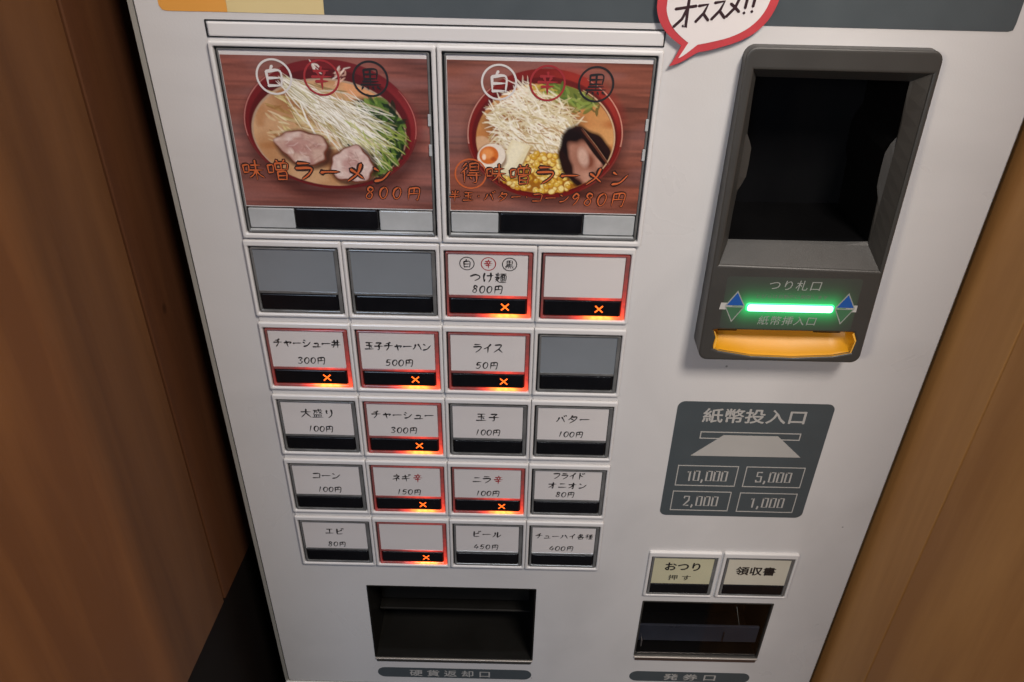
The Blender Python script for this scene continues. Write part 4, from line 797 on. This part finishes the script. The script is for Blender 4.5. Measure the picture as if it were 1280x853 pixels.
for xa, xb in ((134.5, 146.5), (197, 214)):
    m = MB(); vs = [W(xa, -287.9, hh(-287)-3.2), W(xb, -287.9, hh(-287)-3.2), W(xb, -286.1, hh(-287)-1.8), W(xa, -286.1, hh(-287)-1.8)]; vs += [v+Vector((0, .004, 0)) for v in vs]
    m.add(vs, [(0, 1, 2, 3), (4, 7, 6, 5), (0, 4, 5, 1), (1, 5, 6, 2), (2, 6, 7, 3), (3, 7, 4, 0)]); m.build('slot_gap', M['blackin'], bu)
# printed legend following the sloping front
def sprint(name, pts, lift, m, th=0.15, label=None):
    mb = MB(); n = len(pts); tris = tessellate_polygon([[Vector((x, z, 0)) for x, z in pts]]); fs = []
    for t in tris:
        a, b, c = (Vector((*pts[i], 0)) for i in t); fs.append(tuple(t) if (b-a).cross(c-a).z > 0 else tuple(t)[::-1])
    mb.add([W(x, z, hh(z)+lift) for x, z in pts], fs); return mb.build(name, m, bu, label)
LIFT = .10
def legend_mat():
    # slot light's green bloom painted as emission fading outwards over the panel
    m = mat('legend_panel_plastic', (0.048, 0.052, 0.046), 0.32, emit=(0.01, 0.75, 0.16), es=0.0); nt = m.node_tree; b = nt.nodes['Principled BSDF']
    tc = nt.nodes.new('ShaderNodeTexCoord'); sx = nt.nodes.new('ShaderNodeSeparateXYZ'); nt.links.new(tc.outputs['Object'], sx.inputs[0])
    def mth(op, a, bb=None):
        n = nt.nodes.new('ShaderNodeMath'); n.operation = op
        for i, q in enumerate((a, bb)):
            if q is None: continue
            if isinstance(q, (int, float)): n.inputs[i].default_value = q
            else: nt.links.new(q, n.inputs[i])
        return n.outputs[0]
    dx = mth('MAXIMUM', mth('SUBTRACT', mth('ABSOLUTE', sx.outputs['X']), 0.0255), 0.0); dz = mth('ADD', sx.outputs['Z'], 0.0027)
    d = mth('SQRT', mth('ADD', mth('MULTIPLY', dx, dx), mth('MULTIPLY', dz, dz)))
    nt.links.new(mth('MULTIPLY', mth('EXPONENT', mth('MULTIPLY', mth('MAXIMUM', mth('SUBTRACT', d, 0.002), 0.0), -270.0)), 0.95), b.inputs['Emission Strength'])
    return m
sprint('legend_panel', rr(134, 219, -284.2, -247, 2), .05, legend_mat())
gothic('lettering', 'つり札口', 177.2, -252.4, 7.0, 32.5, LIFT+.1, M['dimprint'], bu, bold=0.0, slant=.12, spacing=1.1, hf=hh)
gothic('lettering', 'とびらは自動的に開閉します', 176.8, -260.4, 2.8, 45, LIFT+.1, M['faint'], bu, hf=hh)
gothic('lettering', '紙幣挿入口', 176.8, -277.6, 6.6, 37, LIFT+.1, M['dimprint'], bu, bold=0.0, slant=.12, spacing=1.1, hf=hh)
for xa, xb in ((132.0, 140), (212.4, 219.6)): sprint('white_dash', [(xa, -270.4), (xb, -270.4), (xb, -265.6), (xa+.6, -265.6)], LIFT, M['greyprint'])
for xc in (141.6, 211.8):
    sprint('blue_triangle', [(xc-6.4, -267.6), (xc+6.4, -267.6), (xc+.4, -256.8)], LIFT+.14, M['dimprint'], label='pale outline of the upper triangle'); sprint('blue_triangle', [(xc-5.2, -267.2), (xc+5.4, -267.2), (xc+.4, -258.2)], LIFT+.26, M['blueprint'])
    sprint('green_triangle', [(xc+6.4, -268.0), (xc-6.4, -268.0), (xc-.6, -279.6)], LIFT+.14, M['dimprint'], label='pale outline of the lower triangle'); sprint('green_triangle', [(xc+5.2, -268.6), (xc-5.4, -268.6), (xc-.5, -278.0)], LIFT+.26, M['greenprint'])
h0 = hh(-268); m = MB(); slab(m, 148.6, 205.0, -271.3, -265.4, h0-.6, h0+1.1, 1.8, .8); m.build('slot_light', M['led_edge'], bu, 'green edge of the glowing slot light')
m = MB(); slab(m, 149.6, 204.0, -270.7, -266.0, h0, h0+1.3, 1.6, .15); m.build('slot_light', M['led_core'], bu, 'white-green core of the glowing slot light')

# ------------------------------------------------------------------ speech bubble cut from card, stuck beside the header
bub_in = []
def bez(P, n=12):
    out = []
    for t in np.linspace(0, 1, n, endpoint=False):
        a, b, c, d = map(np.array, P); out.append(tuple((1-t)**3*a+3*(1-t)**2*t*b+3*(1-t)*t*t*c+t**3*d))
    return out
outl = bez([(74.0, -92.0), (72.5, -60), (88, -52), (104, -52)])+bez([(104, -52), (126, -52), (140, -68), (138, -86)])+bez([(138, -86), (136, -100), (127, -107), (114, -111)])+bez([(114, -111), (107, -113.2), (103, -114.4), (100, -114.6)])+bez([(100, -114.6), (96, -116), (92, -121), (84.4, -122.6)], 8)+bez([(84.4, -122.6), (87.4, -118), (88.5, -114), (89.5, -111.5)], 6)+bez([(89.5, -111.5), (82, -107), (75.5, -102), (74.0, -92)])
inn = bez([(79.2, -92.5), (78.0, -66), (90, -57), (104, -57)])+bez([(104, -57), (122, -57), (135, -70), (133.4, -86)])+bez([(133.4, -86), (131.8, -97), (124, -104), (112, -107.6)])+bez([(112, -107.6), (104, -109.8), (100.5, -110.4), (98.5, -110.8)])+bez([(98.5, -110.8), (96, -112.5), (92, -117), (88.8, -118.2)], 8)+bez([(88.8, -118.2), (90.5, -115), (92, -112), (93.2, -110)], 6)+bez([(93.2, -110), (86.5, -105.5), (80.6, -101), (79.2, -92.5)])
sb = MB(); sb.poly(outl, 3.0, 3.8); bub = sb.build('speech_bubble', M['bubblered'], None)

bub['label'] = 'white speech bubble card with red border stuck at the top of the ticket machine'; bub['category'] = 'sign'
m = MB(); m.poly(inn, 3.7, 3.95); m.build('card_face', M['bubble'], bub)
m = MB(); slab(m, 96, 110, -100, -84, 0.2, 3.0, 1, .2); m.build('adhesive_pad', M['paper'], bub)
m = MB(); HW = 4.06
def mk(P): 
    global HK
    HK += 1; stroke(m, [np.array(p) for p in P], 1.55, HW+.012*HK, brush=False)
HK = 0
# hand-written: four katakana and two exclamation marks, rising to the right
def pen(ch, xc, zc, sz, wx):
    for st in G[ch].split(';'):
        P = [tuple(map(float, p.split(','))) for p in st.split()]
        mk([(xc+(u-50)/100*wx, zc+(50-v)/100*sz+(u-50)/100*wx*.13) for u, v in P])
pen('オ', 89.4, -95.0, 18, 13.5); pen('ス', 98.6, -94.2, 11, 8.5); pen('ス', 107.0, -92.6, 11.5, 9); pen('メ', 114.8, -91.0, 11, 9); pen('!', 120.6, -89.8, 11, 6); pen('!', 124.6, -89.0, 11, 6)
m.build('lettering', M['marker'], bub)
bub.location.x -= 0.0012
